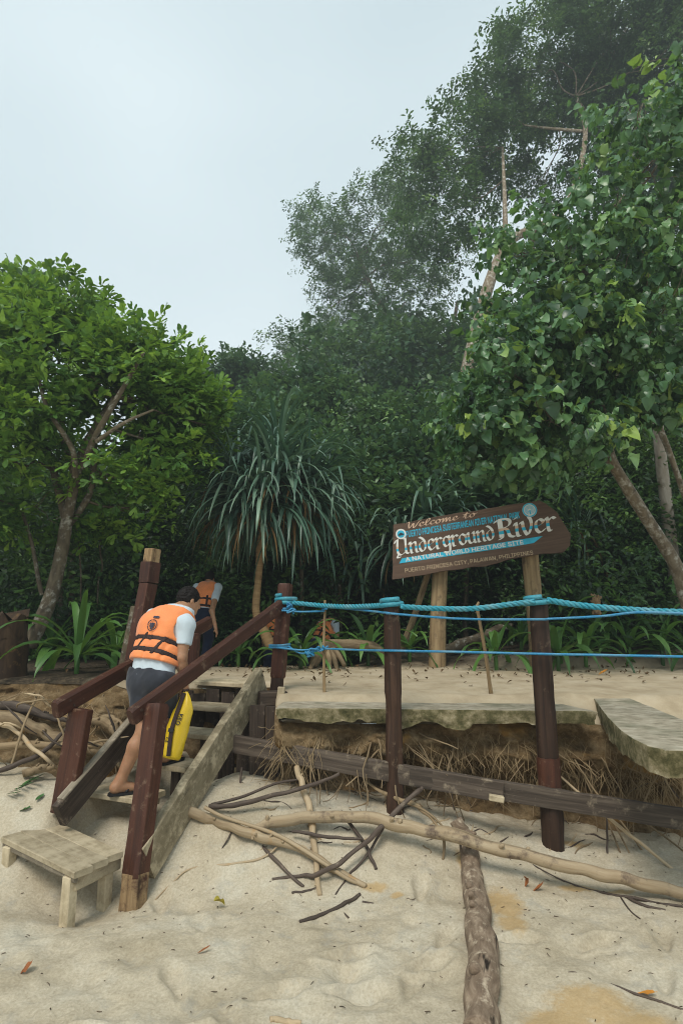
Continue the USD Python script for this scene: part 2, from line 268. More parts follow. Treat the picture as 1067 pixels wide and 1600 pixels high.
STAINS = [(790, 1415, .13, .20), (800, 1445, .10, .12), (585, 1388, .10, .05), (925, 1570, .22, .16), (900, 1390, .14, .04), (890, 1320, .14, .05), (722, 1345, .05, .10), (875, 1600, .2, .12), (970, 1395, .1, .03), (990, 1600, .2, .1), (620, 1400, .05, .03)]
st = np.zeros(len(V))
for a_, b2, rx, ry in STAINS:
    c = ground_px(a_, b2); st = np.maximum(st, 1.25 * np.exp(-(((V[:, 0] - c[0]) / rx) ** 2 + ((V[:, 1] - c[1]) / ry) ** 2) * .8))
M['sand'] = usdkit.material(stage, LK + 'damp_pale_sand', {
    'g': ('geometry', {}), 'n1': ('noise_texture', {'scale': 2.2, 'detail': 5.0, 'roughness': 0.6}), 'r1': ramp((.30, (.37, .315, .222)), (.52, (.475, .415, .31)), (.72, (.53, .49, .395))),
    'n2': ('noise_texture', {'scale': 60.0, 'detail': 5.0, 'roughness': 0.7}), 'r2': ramp((.30, (.76, .74, .70)), (.7, (1.12, 1.12, 1.12))), 'mul': ('mix', {'mix_type': 'multiply', 'fac': 1.0}),
    'n3': ('noise_texture', {'scale': 5.5, 'detail': 8.0, 'roughness': 0.72}), 'r3': ramp((.54, (0, 0, 0)), (.70, (.5, .5, .5))), 'grey': ('mix', {'color2': (.26, .26, .235)}),
    'n4': ('noise_texture', {'scale': 170.0, 'detail': 2.0}), 'r4': ramp((.70, (0, 0, 0)), (.76, (.7, .7, .7))), 'spk': ('mix', {'color2': (.09, .07, .05)}),
    'st': ('attribute', {'attribute': 'stain'}), 'n5': ('noise_texture', {'scale': 17.0, 'detail': 8.0, 'roughness': 0.8}), 'sa': ('math', {'math_type': 'multiply'}), 'r5': ramp((.22, (0, 0, 0)), (.46, (.6, .6, .6))), 'om': ('mix', {'color2': (.40, .245, .075)}),
    'bh': ('math', {'math_type': 'multiply_add', 'value2': .6}), 'b': ('bump', {'strength': .8, 'distance': .012}), 'p': ('principled_bsdf', {'roughness': .9, 'specular_ior_level': .2})},
    [('g.position', 'n1.vector'), ('n1.fac', 'r1.fac'), ('g.position', 'n2.vector'), ('n2.fac', 'r2.fac'), ('r1.color', 'mul.color1'), ('r2.color', 'mul.color2'), ('g.position', 'n3.vector'), ('n3.fac', 'r3.fac'), ('r3.color', 'grey.fac'), ('mul.color', 'grey.color1'),
     ('g.position', 'n4.vector'), ('n4.fac', 'r4.fac'), ('r4.color', 'spk.fac'), ('grey.color', 'spk.color1'), ('g.position', 'n5.vector'), ('st.fac', 'sa.value1'), ('n5.fac', 'sa.value2'), ('sa.value', 'r5.fac'), ('r5.color', 'om.fac'), ('spk.color', 'om.color1'), ('om.color', 'p.base_color'),
     ('n2.fac', 'bh.value1'), ('n3.fac', 'bh.value3'), ('bh.value', 'b.height'), ('b.normal', 'p.normal')], surface='p.BSDF')
solo('beach_sand', (V, Fq), M['sand'], 'pale trampled beach sand with footprints and ochre stains', None, smooth=True, kind='structure', extra={'stain': st})

# upper terrace and forest floor: one sheet from the lip of the bank back into the forest
def lip(x):   # y of the bank's upper edge
    return np.interp(x, [-9, -4, -2.15, -2.0, -1.9, -.72, -.60, 2.2, 2.6, 4, 9], [6.6, 6.3, 6.12, 6.2, 6.62, 6.62, 5.46, 5.44, 5.2, 5.1, 5.4])
def terr_z(x, y):
    p = np.stack([x, y, np.zeros_like(x)], -1)
    z = 1.085 + .10 * sstep(-1.9, -2.4, x) + .05 * (fbm(p * 1.5, 4, 5) - .5) + .016 * (fbm(p * 9, 3, 6) - .5) - .15 * sstep(5.82, 5.5, y) * sstep(-.7, -.5, x)
    z = z + .16 * sstep(8.6, 8.9, y + .25 * (noise(p * 2.5, 9) - .5)) * sstep(1.6, 3.2, x) + .08 * sstep(8.8, 9.5, y) * sstep(-.5, .5, x) - .55 * sstep(8.8, 10.2, y) * sstep(.6, -.2, x)
    hill = 0.55 * np.maximum(0, y - 17 - np.maximum(0, -x) * .25) + .10 * np.maximum(0, y - 60)
    hill = np.minimum(hill, 5 + .45 * np.maximum(0, x + 2)) * sstep(-8, 2, x - (y - 20) * .1)
    return z + hill + .02 * np.maximum(0, y - 12)
txs = axis(-3.6, 4.2, .03, 120, 1.3); tv = np.concatenate([np.arange(0, 4.2, .035), 4.2 + np.cumsum(.04 * 1.16 ** np.arange(1, 42))])
TX, TV = np.meshgrid(txs, tv); TY = lip(TX) + .10 * (fbm(np.stack([TX * 4, TX * 0, TX * 0], -1), 3, 8) - .5) * (1 - sstep(0, .4, TV)) + TV
TZ = terr_z(TX, TY); TZ = TZ - .05 * sstep(.12, 0, TV)
nt = len(txs); i, j = np.meshgrid(np.arange(len(tv) - 1), np.arange(nt - 1), indexing='ij'); a = i * nt + j
M['terrace'] = usdkit.material(stage, LK + 'sandy_path_and_leaf_litter', {
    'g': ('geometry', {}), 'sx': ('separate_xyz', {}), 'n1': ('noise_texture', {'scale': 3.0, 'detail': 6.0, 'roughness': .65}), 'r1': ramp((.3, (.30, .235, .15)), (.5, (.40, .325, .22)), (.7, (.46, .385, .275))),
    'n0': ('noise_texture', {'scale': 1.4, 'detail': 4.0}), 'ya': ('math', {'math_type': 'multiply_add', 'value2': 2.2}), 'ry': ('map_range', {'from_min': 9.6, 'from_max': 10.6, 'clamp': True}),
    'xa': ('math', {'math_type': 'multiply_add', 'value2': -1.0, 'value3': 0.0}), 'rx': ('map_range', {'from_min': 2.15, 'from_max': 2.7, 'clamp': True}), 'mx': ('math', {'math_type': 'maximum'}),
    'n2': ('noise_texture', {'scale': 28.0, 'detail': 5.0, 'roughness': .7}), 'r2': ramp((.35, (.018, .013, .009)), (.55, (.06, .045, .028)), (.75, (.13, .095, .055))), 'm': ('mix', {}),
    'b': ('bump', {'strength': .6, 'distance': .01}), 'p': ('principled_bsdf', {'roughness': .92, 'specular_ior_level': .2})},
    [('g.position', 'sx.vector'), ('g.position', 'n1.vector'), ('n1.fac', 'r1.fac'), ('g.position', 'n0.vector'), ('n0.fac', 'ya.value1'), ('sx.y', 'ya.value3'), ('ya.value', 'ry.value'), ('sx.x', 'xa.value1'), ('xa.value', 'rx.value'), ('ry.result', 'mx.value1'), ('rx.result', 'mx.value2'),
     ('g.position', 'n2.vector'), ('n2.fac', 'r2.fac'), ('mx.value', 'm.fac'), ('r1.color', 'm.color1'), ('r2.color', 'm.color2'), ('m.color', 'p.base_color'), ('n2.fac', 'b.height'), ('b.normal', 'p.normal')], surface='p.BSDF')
solo('upper_ground', (np.stack([TX, TY, TZ], -1).reshape(-1, 3), np.stack([a, a + 1, a + nt + 1, a + nt], -1).reshape(-1, 4)), M['terrace'], 'sandy path above the bank running back to the leaf-strewn forest floor', None, smooth=True, kind='structure')

# the eroded bank: a sheet from the lip down, undercut below the slab
bx = axis(-3.6, 4.2, .022, 9, 1.3); bu = np.linspace(0, 1, 58)
BX, BU = np.meshgrid(bx, bu)
w_right = sstep(-.75, -.55, BX); w_left = 1 - sstep(-2.15, -1.95, BX); w_mid = 1 - w_right - w_left
ztop = terr_z(BX, lip(BX)) - .05; zbot = base_H(BX, np.full_like(BX, 5.3)) - .10
BZ = ztop + (zbot - ztop) * BU
cy = np.interp(BU, [0, .06, .16, .28, .40, .55, .75, .9, 1], [0, -.06, -.10, -.10, .02, .26, .22, .02, -.22])
ly = np.interp(BU, [0, .1, .3, .5, .7, .85, 1], [0, -.12, -.30, -.42, -.62, -.72, -1.05])
my = np.interp(BU, [0, .5, 1], [0, -.1, -.25])
BY = lip(BX) + w_right * cy + w_left * ly + w_mid * my
q = np.stack([BX, BY, BZ], -1)
nrm = (fbm(q * [2.6, 2.6, 4], 4, 51) - .5) * .42 + (fbm(q * 8, 4, 52) - .5) * .17 + (noise(q * 22, 53) - .5) * .03
env = np.minimum(1, BU * 9) * np.where(BU > .93, (1 - BU) / .07, 1)
BY = BY - nrm * env * (1 - .6 * w_mid); BZ = BZ + (fbm(q * 5, 3, 54) - .5) * .05 * env
nb = len(bx); i, j = np.meshgrid(np.arange(len(bu) - 1), np.arange(nb - 1), indexing='ij'); a = i * nb + j
BV = np.stack([BX, BY, BZ], -1)
M['bank'] = usdkit.material(stage, LK + 'eroded_earth', {
    'g': ('geometry', {}), 'n1': ('noise_texture', {'scale': 5.0, 'detail': 8.0, 'roughness': .7}), 'r1': ramp((.28, (.07, .045, .022)), (.46, (.17, .112, .055)), (.6, (.27, .195, .11)), (.75, (.40, .32, .205))),
    'n2': ('noise_texture', {'scale': 42.0, 'detail': 5.0, 'roughness': .75}), 'r2': ramp((.3, (.62, .6, .55)), (.7, (1.15, 1.15, 1.15))), 'mu': ('mix', {'mix_type': 'multiply', 'fac': 1.0}),
    'n3': ('noise_texture', {'scale': 3.0, 'detail': 3.0}), 'r3': ramp((.60, (0, 0, 0)), (.68, (.7, .7, .7))), 'or': ('mix', {'color2': (.33, .18, .05)}),
    'b': ('bump', {'strength': .9, 'distance': .02}), 'p': ('principled_bsdf', {'roughness': .95, 'specular_ior_level': .15})},
    [('g.position', 'n1.vector'), ('n1.fac', 'r1.fac'), ('g.position', 'n2.vector'), ('n2.fac', 'r2.fac'), ('r1.color', 'mu.color1'), ('r2.color', 'mu.color2'), ('g.position', 'n3.vector'), ('n3.fac', 'r3.fac'), ('r3.color', 'or.fac'), ('mu.color', 'or.color1'), ('or.color', 'p.base_color'), ('n2.fac', 'b.height'), ('b.normal', 'p.normal')], surface='p.BSDF')
bank = thing('eroded_bank', 'undercut earth bank with hanging roots between beach and path', None, (0, 5.4, 0), kind='structure')
part(bank, 'earth_face', (BV.reshape(-1, 3), np.stack([a, a + nb, a + nb + 1, a + 1], -1).reshape(-1, 4)), M['bank'], smooth=True)
def bank_pt(x, u):
    jx = int(np.argmin(np.abs(bx - x))); iu = int(round(u * 57)); return BV[iu, jx]
# hanging roots: the larger ones one by one, the hair-fine rest as one mass
rr = np.random.default_rng(77)
def hanging_root(x, u, L, rad, spread=.25, n=9):
    p = bank_pt(x, u) + np.array([0, -.01, 0]); d = np.array([rr.normal(0, spread), -abs(rr.normal(.14, .14)) - (.32 if u < .32 else 0), -.5 + rr.normal(0, .15)]); pts = [p + np.array([0, .06, .03])]; 
    for k in range(5):
        pts.append(pts[-1] + nz(d) * L / 5); d = d + np.array([rr.normal(0, .28), rr.normal(-.02, .16), rr.normal(-.16, .2)])
    pts = np.array(pts); pts[:, 2] = np.maximum(pts[:, 2], H(pts[:, 0], np.minimum(pts[:, 1], 5.8), False) + .01)
    return tube(np.hstack([pts, (rad * np.linspace(1, .45, 6))[:, None]]), n=n, sides=4 if rad < .005 else 6, rough=.15 if rad > .005 else 0, seed=int(rr.integers(99)))
M['fine_root'] = plain('fine_dry_roots', (.27, .195, .105), .85, .2, .5, 3.0)
for k in range(218):
    x = rr.uniform(-.5, 3.3) if k < 175 else rr.uniform(-3.4, -2.05)
    part(bank, 'root', hanging_root(x, rr.uniform(.12, .70), rr.uniform(.25, .75), rr.uniform(.0045, .0105), .45), M['root_tan'], smooth=True)
for k in range(80):                                                   # long strands trailing down to the sand
    part(bank, 'root', hanging_root(rr.uniform(-.5, 3.3), rr.uniform(.42, .86), rr.uniform(.3, .6), rr.uniform(.004, .009), .55), M['root_tan'] if k % 3 else M['twig_dark'], smooth=True)
fine = []
for k in range(2300):
    left = k % 4 == 0
    x = rr.uniform(-4.2, -2.05) if left else rr.uniform(-.58, 3.6)
    fine.append(hanging_root(x, rr.uniform(.07, .80), rr.uniform(.08, .42) * (.4 + 1.2 * noise(np.array([x * 2.3, 0, 0]), 3)), rr.uniform(.0014, .0036), .55, 6))
part(bank, 'root_hairs', join(fine), M['fine_root'], kind='stuff')
# ------------------------------------------------------------------ staircase
T = nz(np.array([.92, -.40, 0])); 
def post(parent, name, pts, mat, sides='sq', w=.1, h=.1, up=(0, 1, 0), **k): return part(parent, name, beam(pts[0], pts[1], w, h, up=up, **k), M[mat], smooth=30)
st = thing('wooden_staircase', 'grey sand-covered plank staircase climbing from the beach to the path', 'staircase', ground_px(200, 1330))
R0, R1 = P(226, 1350, 4.40), P(408, 1062, 6.05)                          # centre line of the right stringer
part(st, 'stringer', beam(R0, R1, .075, .29, seed=3, rough=.006), M['muddy_board'], smooth=30, label='mud-crusted right side board of the stairs')
RD = R1 - R0
L0 = P(92, 1276, 4.66); L1 = L0 + RD * .78
ls_ = part(st, 'stringer', beam(L0, L1, .06, .20, seed=5, rough=.004), M['dark_board'], smooth=30, label='left side board of the stairs, face coloured dark for shade, with a silver-grey top edge')  # shade on this face is put into its dark colour; only the top strip stays grey
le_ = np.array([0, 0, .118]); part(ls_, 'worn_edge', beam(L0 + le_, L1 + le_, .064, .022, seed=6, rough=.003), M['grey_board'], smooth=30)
TREADS = [(215, 1250, 4.91), (285, 1200, 5.27), (330, 1150, 5.63), (362, 1108, 5.99), (388, 1069, 6.35)]
for k, (a_, b2, d) in enumerate(TREADS):
    e = P(a_, b2, d); f0 = e + T * .03; f1 = e - T * .70
    back = np.cross([0, 0, 1], T)
    part(st, 'tread', beam(f1 + back * .15 - np.array([0, 0, .022]), f0 + back * .15 - np.array([0, 0, .022]), .30, .045, seed=10 + k, rough=.004), M['sandy_board'], smooth=30)
    part(st, 'cleat', beam(f0 - T * .06 + back * .06 - np.array([0, 0, .075]), f0 - T * .06 + back * .27 - np.array([0, 0, .075]), .055, .06, seed=30 + k), M['grey_board'], smooth=30)
    if k: part(st, 'tread_support', beam(e - T * .16 + back * .12 - np.array([0, 0, .05]), e - T * .16 + back * .12 - np.array([0, 0, .42]), .07, .07, up=(0, 1, 0), seed=40 + k), M['dark_board'], smooth=30)
# retaining boards behind and beside the stairs
rw = thing('retaining_wall', 'upright rotting boards holding the bank beside and behind the stairs', 'retaining wall', P(400, 1240, 5.75))
wr = np.random.default_rng(4)
line = [P(352, 1236, 5.9), P(378, 1240, 5.78), P(401, 1242, 5.68), P(425, 1242, 5.60)]
for k, p in enumerate(line):
    z1 = 1.0 if k > 1 else .90
    part(rw, 'board', beam([p[0], p[1], .2], [p[0] + wr.normal(0, .01), p[1] + .03, z1], .150 + wr.uniform(-.02, .02), .05, up=(0, 1, 0), seed=60 + k, rough=.008), M['dark_board'], smooth=30)
for k in range(8):
    x = -2.0 + k * .155
    part(rw, 'board', beam([x, 6.50 - .03 * (k % 2), .25], [x + wr.normal(0, .01), 6.52, 1.02 + wr.uniform(-.05, .03)], .145, .045, up=(0, 1, 0), seed=70 + k, rough=.006), M['dark_board'], smooth=30)
part(rw, 'cap_block', beam(P(404, 1092, 5.88), P(446, 1090, 5.98), .16, .13, seed=81), M['dark_board'], smooth=30)
part(rw, 'cap_block', beam(P(437, 1108, 5.86), P(440, 1074, 5.86), .07, .07, up=(0, 1, 0), seed=82), M['sandy_board'], smooth=30)

# ------------------------------------------------------------------ handrails
hr = thing('handrail', 'right handrail, worn maroon timber from thick lower post to rope-tied upper post', 'handrail', ground_px(205, 1405), 'handrails of the stairs')
fp0, fp1 = P(206, 1412, 4.32), P(246, 1100, 4.62)
fm = fp0 + (fp1 - fp0) * .10
part(hr, 'post', beam(fm, fp1, .150, .150, up=nz(np.array([.5, 1, 0])), seed=91, rough=.007, bev=.025), M['red_paint'], smooth=35)
part(hr, 'post_foot', beam(fp0 - np.array([0, 0, .12]), fm + (fp1 - fp0) * .045, .158, .158, up=nz(np.array([.5, 1, 0])), seed=92, rough=.012, bev=.03), M['bare_end'], smooth=35, label='bare yellowed wood where the paint has worn off the foot')
r0, r1 = P(204, 1122, 4.50), P(440, 946, 6.12)
part(hr, 'rail', beam(r0, r1, .075, .135, seed=93, rough=.003, bev=.02), M['red_paint'], smooth=35)
0 and part(hr, 'bracket', beam(P(238, 1120, 4.60), P(300, 1050, 5.02), .06, .07, seed=94), M['red_paint'], smooth=35)
up0, up1 = P(434, 1060, 6.15), P(446, 912, 6.18)
part(hr, 'post', beam(up0, up1, .135, .125, up=nz(np.array([.35, 1, 0])), seed=95, rough=.003, bev=.02), M['red_paint'], smooth=35)
part(hr, 'post_foot', beam(P(431, 1092, 6.13), P(434, 1052, 6.15), .105, .10, up=nz(np.array([.35, 1, 0])), seed=96), M['dark_post'], smooth=35)
hl = thing('handrail', 'left handrail on a broad leaning maroon plank, running behind the climbing man', 'handrail', ground_px(100, 1265), 'handrails of the stairs')
l0, l1 = P(86, 1110, 4.74), P(328, 972, 6.75)
part(hl, 'rail', beam(l0, l1, .075, .145, seed=97, rough=.003, bev=.02), M['red_paint'], smooth=35)
part(hl, 'post', beam(P(98, 1272, 4.84), P(127, 1108, 4.88), .075, .20, up=nz(np.array([-.9, .35, 0])), seed=98, rough=.003), M['red_paint'], smooth=35, label='broad leaning plank post')
part(hl, 'post', beam(P(297, 1062, 6.35), P(303, 990, 6.40), .14, .14, up=(0, 1, 0), seed=99, bev=.04, rough=.006), M['red_paint'], smooth=35, label='squat round upper post')
def bolt(parent, p, n, r=.011):
    n = nz(n); m = trimesh.creation.cylinder(r, .010, sections=8); R = trimesh.geometry.align_vectors([0, 0, 1], n); m.apply_transform(R); part(parent, 'bolt', (np.array(m.vertices) + p, np.array(m.faces)), M['iron'])
M['iron'] = plain('rusty_iron', (.05, .028, .018), .7, .4, .4, 80)
cs_ = nz(np.cross(r1 - r0, [0, 0, 1.0])); cs_ = cs_ if cs_[1] < 0 else -cs_
for t_, z_ in ((.035, .02), (.05, -.025), (.93, .02), (.955, -.025)): bolt(hr, r0 + (r1 - r0) * t_ + cs_ * .039 + np.array([0, 0, z_]), cs_)
for t_, z_ in ((.055, .025), (.075, -.03)): bolt(hl, l0 + (l1 - l0) * t_ + cs_ * .039 + np.array([0, 0, z_]), cs_)
# two old posts leaning behind the man
lp = thing('leaning_post', 'tall leaning maroon post with a bare notched top behind the man', 'post', P(215, 1000, 6.2))
q0, q1 = P(208, 1040, 6.15), P(232, 912, 6.2); q2, q3 = P(235, 886, 6.21), P(239, 858, 6.22)
part(lp, 'shaft', beam(q0, q1, .135, .14, up=nz(np.array([.6, 1, 0])), seed=101, rough=.008), M['red_paint'], smooth=35)
part(lp, 'collar', beam(q1 + (q1 - q0) * .008, q2 + (q3 - q2) * .25, .150, .152, up=nz(np.array([.6, 1, 0])), seed=102, rough=.005), M['red_paint'], smooth=35)
part(lp, 'bare_top', beam(q2, q3, .128, .128, up=nz(np.array([.6, 1, 0])), seed=103, rough=.010), M['bare_end'], smooth=35)
solo('broken_stake', beam(P(190, 1060, 6.3), P(214, 948, 6.28), .11, .10, up=nz(np.array([.3, 1, 0])), seed=104, rough=.012, bev=.02), M['bark_brown'], 'short rough grey-brown stake leaning against the tall leaning post', 'post', smooth=35)

# ------------------------------------------------------------------ low platform at the foot of the stairs
bn = thing('low_platform', 'low sand-strewn wooden platform on short legs at the foot of the stairs', 'platform', ground_px(104, 1432))
zt = .225
c = [Zp(2, 1308, zt), Zp(118, 1364, zt), Zp(190, 1330, zt), Zp(86, 1282, zt)]
e1, e2 = c[1] - c[0], c[3] - c[0]
nb_ = 3
for k in range(nb_):
    w0, w1 = k / nb_ + .004, (k + 1) / nb_ - .004
    a0 = c[0] + e2 * (w0 + w1) / 2; a1 = c[1] + (c[2] - c[1]) * (w0 + w1) / 2
    part(bn, 'top_plank', beam(a0 - [0, 0, .022], a1 - [0, 0, .022], np.linalg.norm(e2) * (w1 - w0), .042, seed=110 + k, rough=.005), M['sandy_board'], smooth=30)
dn = nz(e1); dw = nz(c[2] - c[1])
part(bn, 'front_apron', beam(c[0] + dn * .02 + dw * .02 - [0, 0, .050], c[1] - dn * .02 + dw * .02 - [0, 0, .050], .03, .05, seed=115), M['grey_board'], smooth=30)
part(bn, 'side_apron', beam(c[1] + dw * .03 - dn * .05 - [0, 0, .088], c[2] + dw * .02 - dn * .05 - [0, 0, .088], .045, .085, seed=116), M['sandy_board'], smooth=30)
part(bn, 'side_apron', beam(c[0] + dw * .03 + dn * .05 - [0, 0, .088], c[3] - dw * .02 + dn * .05 - [0, 0, .088], .045, .085, seed=117), M['sandy_board'], smooth=30)
for k, (pp, o) in enumerate(((c[1], -dn * .085 + dw * .02), (c[0], dn * .11 + dw * .02), (c[2], -dn * .09 - dw * .06), (c[3], dn * .1 - dw * .06))):
    t = pp + o - [0, 0, .046]; part(bn, 'leg', beam(t, [t[0], t[1], H(t[0], t[1]) - .08], .075, .07, up=tuple(nz(dw)), seed=120 + k, rough=.004), M['sandy_board'], smooth=30)
part(bn, 'brace', beam(Zp(4, 1312, .17), Zp(28, 1352, -.02), .05, .035, seed=125), M['grey_board'], smooth=30)

# ------------------------------------------------------------------ fence posts, beam, slabs
def round_post(name, a, b, r0, r1, mat, label, seed, split=None):
    th = thing(name, label, 'post', a, 'rope fence posts')
    L = [a - [0, 0, .1], a, a + (b - a) * .5, b]; t = tube(np.hstack([L, np.array([[r0], [r0], [(r0 + r1) / 2], [r1]])]), n=46, sides=14, rough=.05, seed=seed, lump=5)
    v = t[0]; ax = nz(b - a); 
    ang = np.arctan2(t[2][:, 1], t[2][:, 0]); g = noise(np.stack([ang * 2.2, t[2][:, 2] * 2.2, ang * 0], -1), seed); dent = np.maximum(0, g - .70) * .16
    n_ = 46 * 14; cen = a + np.outer((v - a) @ ax, ax); v[:n_] = v[:n_] + nz(cen - v)[:n_] * dent[:n_, None]
    part(th, 'shaft', (v, t[1], t[2]), M[mat], smooth=40)
    if split: part(th, 'worn_band', tube(np.hstack([[a + (b - a) * split[0], a + (b - a) * split[1]], [[r0 * .99 + .004], [r0 * .99 + .004]]]), n=10, sides=14, rough=.04, seed=seed), M['red_paint'], smooth=40, label='patch where red-brown paint survives')
    return th
round_post('fence_post', P(617, 1280, 5.12), P(612, 937, 5.12), .078, .070, 'dark_post', 'dark maroon round fence post in front of the mossy slab, left of the sign', 131)
round_post('fence_post', P(866, 1334, 4.95), P(840, 936, 4.98), .088, .078, 'dark_post', 'dark split fence post below the arrow end of the sign', 132, (.24, .36))
lb = thing('long_beam', 'long dark beam spiked across the fence posts below the path edge', 'beam', P(600, 1200, 4.95))
b0, b1, b2_, b3 = P(352, 1160, 5.52), P(786, 1238, 4.90), P(690, 1222, 5.00), P(1110, 1287, 4.66)
part(lb, 'rail_piece', beam(b0, b1, .055, .155, seed=141, rough=.006), M['wet_beam'], smooth=30)
part(lb, 'rail_piece', beam(P(640, 1213, 5.075), b3 , .05, .150, seed=142, rough=.008), M['wet_beam'], smooth=30)
part(lb, 'spacer_block', beam(P(764, 1246, 4.86), P(787, 1250, 4.845), .05, .045, seed=143), M['sandy_board'], smooth=30)

def slab_mat(name, side):
    return usdkit.material(stage, LK + name, {
        'g': ('geometry', {}), 'sn': ('separate_xyz', {}), 'm1': ('mapping', {'scale': (4.5, 7, 7)}), 'n1': ('noise_texture', {'scale': 2.0, 'detail': 7.0, 'roughness': .65}), 'r1': ramp((.28, (.17, .145, .10)), (.5, (.33, .29, .215)), (.72, (.47, .42, .33))),
        'n2': ('noise_texture', {'scale': 7.0, 'detail': 8.0, 'roughness': .75}), 'r2': ramp((.33, (.035, .037, .014)), (.47, (.12, .105, .05)), (.58, (.25, .21, .125)), (.72, (.46, .41, .30))),
        'f': ('map_range', {'from_min': .55, 'from_max': .8, 'clamp': True}), 'mx': ('mix', {}), 'n3': ('noise_texture', {'scale': 3.0, 'detail': 6.0}), 'r3': ramp((.50, (0, 0, 0)), (.66, (.55, .55, .55))), 'al': ('mix', {'color2': (.09, .10, .055)}),
        'b': ('bump', {'strength': 1.0, 'distance': .014}), 'p': ('principled_bsdf', {'roughness': .9, 'specular_ior_level': .2})},
        [('g.normal', 'sn.vector'), ('sn.z', 'f.value'), ('g.position', 'm1.vector'), ('m1.vector', 'n1.vector'), ('n1.fac', 'r1.fac'), ('g.position', 'n2.vector'), ('n2.fac', 'r2.fac'), ('f.result', 'mx.fac'), ('r2.color', 'mx.color1'), ('r1.color', 'al.color1'), ('g.position', 'n3.vector'), ('n3.fac', 'r3.fac'), ('r3.color', 'al.fac'), ('al.color', 'mx.color2'), ('mx.color', 'p.base_color'), ('n2.fac', 'b.height'), ('b.normal', 'p.normal')], surface='p.BSDF')
M['slab'] = slab_mat('mossy_weathered_slab', 0)
def slab(top_xy, z, th, inset, seed, name, label, rag=1.0):
    """A thick worn slab: outline grid-refined, ragged lower edge."""
    pol = Polygon(top_xy); ring = pol.exterior.segmentize(.02).coords[:-1]; R = np.array(ring)
    if Polygon(R).exterior.is_ccw is False: R = R[::-1]
    c = R.mean(0); k = len(R); levels = [(.985, 0.0), (1.0, -.008)] + [(1 - inset * t, -.008 - (th - .008) * t) for t in np.linspace(.12, 1, 9)]
    rings = []
    for sc, dz in levels:
        q = c + (R - c) * sc; g = fbm(np.stack([q[:, 0] * 5, q[:, 1] * 5, np.full(k, dz * 14)], -1), 6, seed) - .5
        gz = fbm(np.stack([R[:, 0] * 4, R[:, 1] * 4, R[:, 0] * 0], -1), 6, seed + 1) - .5
        dirn = nz(q - c); q = q + dirn * (g * (.03 + .45 * -dz) * rag)[:, None]
        rings.append(np.hstack([q, (z + dz * (1 + 1.1 * gz * rag) + (0 if dz else .012 * g))[:, None]]))
    V_ = np.vstack(rings); n = len(levels); i, j = np.meshgrid(np.arange(n - 1), np.arange(k), indexing='ij')
    F_ = tri(np.stack([i * k + j, (i + 1) * k + j, (i + 1) * k + (j + 1) % k, i * k + (j + 1) % k], -1).reshape(-1, 4))
    tp = trimesh.creation.triangulate_polygon(Polygon(rings[0][:, :2]), engine='earcut'); tv, tf = tp
    top = np.hstack([tv, np.full((len(tv), 1), z)]); kd = cKDTree(rings[0][:, :2]); top[:, 2] = rings[0][kd.query(tv)[1], 2]
    tf = np.array(tf); cr = np.cross(top[tf[:, 1]] - top[tf[:, 0]], top[tf[:, 2]] - top[tf[:, 0]])[:, 2]; tf[cr < 0] = tf[cr < 0][:, ::-1]
    bot = top.copy(); bot[:, :2] = c + (bot[:, :2] - c) * (1 - inset); bot[:, 2] -= th * .8
    m = join([(V_, F_, V_), (top, tf, top), (bot, tf[:, ::-1], bot)])
    return solo(name, m, M['slab'], label, 'slab', smooth=40)
zs = 1.035
xl, xr = Zp(430, 1107, zs), Zp(934, 1112, zs)
slab([(xl[0], xl[1]), (xr[0], xr[1]), (xr[0] - .12, xr[1] + .42), (xl[0] + .02, xl[1] + .42)], zs, .125, .02, 3, 'path_edge_slab', 'long pale mossy slab edging the path above the roots', 1.3)
tops = [Zp(a_, b2, 1.055)[:2] for a_, b2 in ((926, 1089), (936, 1104), (950, 1122), (970, 1142), (990, 1156), (1012, 1166), (1040, 1171), (1075, 1172), (1180, 1170))]
slab([tuple(t) for t in tops] + [(tops[-1][0] + .3, 5.9), (tops[0][0] + .1, 5.75)], 1.055, .17, .035, 9, 'curved_slab', 'greenish curved slab jutting over the bank at the right edge', .55)

# ------------------------------------------------------------------ ropes
def ropemat(name, c0, c1):
    return usdkit.material(stage, LK + name, {'a': ('attribute', {'attribute': 'loc'}), 'm': ('mapping', {'scale': (120, 120, 60)}), 'n': ('noise_texture', {'scale': 1.0, 'detail': 3.0}), 'r': ramp((.3, c0), (.7, c1)),
        'n2': ('noise_texture', {'scale': 4.0, 'detail': 4.0}), 'r2': ramp((.45, (0, 0, 0)), (.70, (.55, .55, .55))), 'mx': ('mix', {'color2': (.24, .36, .37)}), 'b': ('bump', {'strength': .5, 'distance': .002}), 'p': ('principled_bsdf', {'roughness': .55, 'specular_ior_level': .4})},
        [('a.vector', 'm.vector'), ('m.vector', 'n.vector'), ('n.fac', 'r.fac'), ('a.vector', 'n2.vector'), ('n2.fac', 'r2.fac'), ('r2.color', 'mx.fac'), ('r.color', 'mx.color1'), ('mx.color', 'p.base_color'), ('n.fac', 'b.height'), ('b.normal', 'p.normal')], surface='p.BSDF')
M['rope'] = ropemat('teal_rope', (.012, .17, .24), (.03, .30, .38)); M['cord'] = ropemat('blue_cord', (.012, .13, .30), (.03, .26, .44))
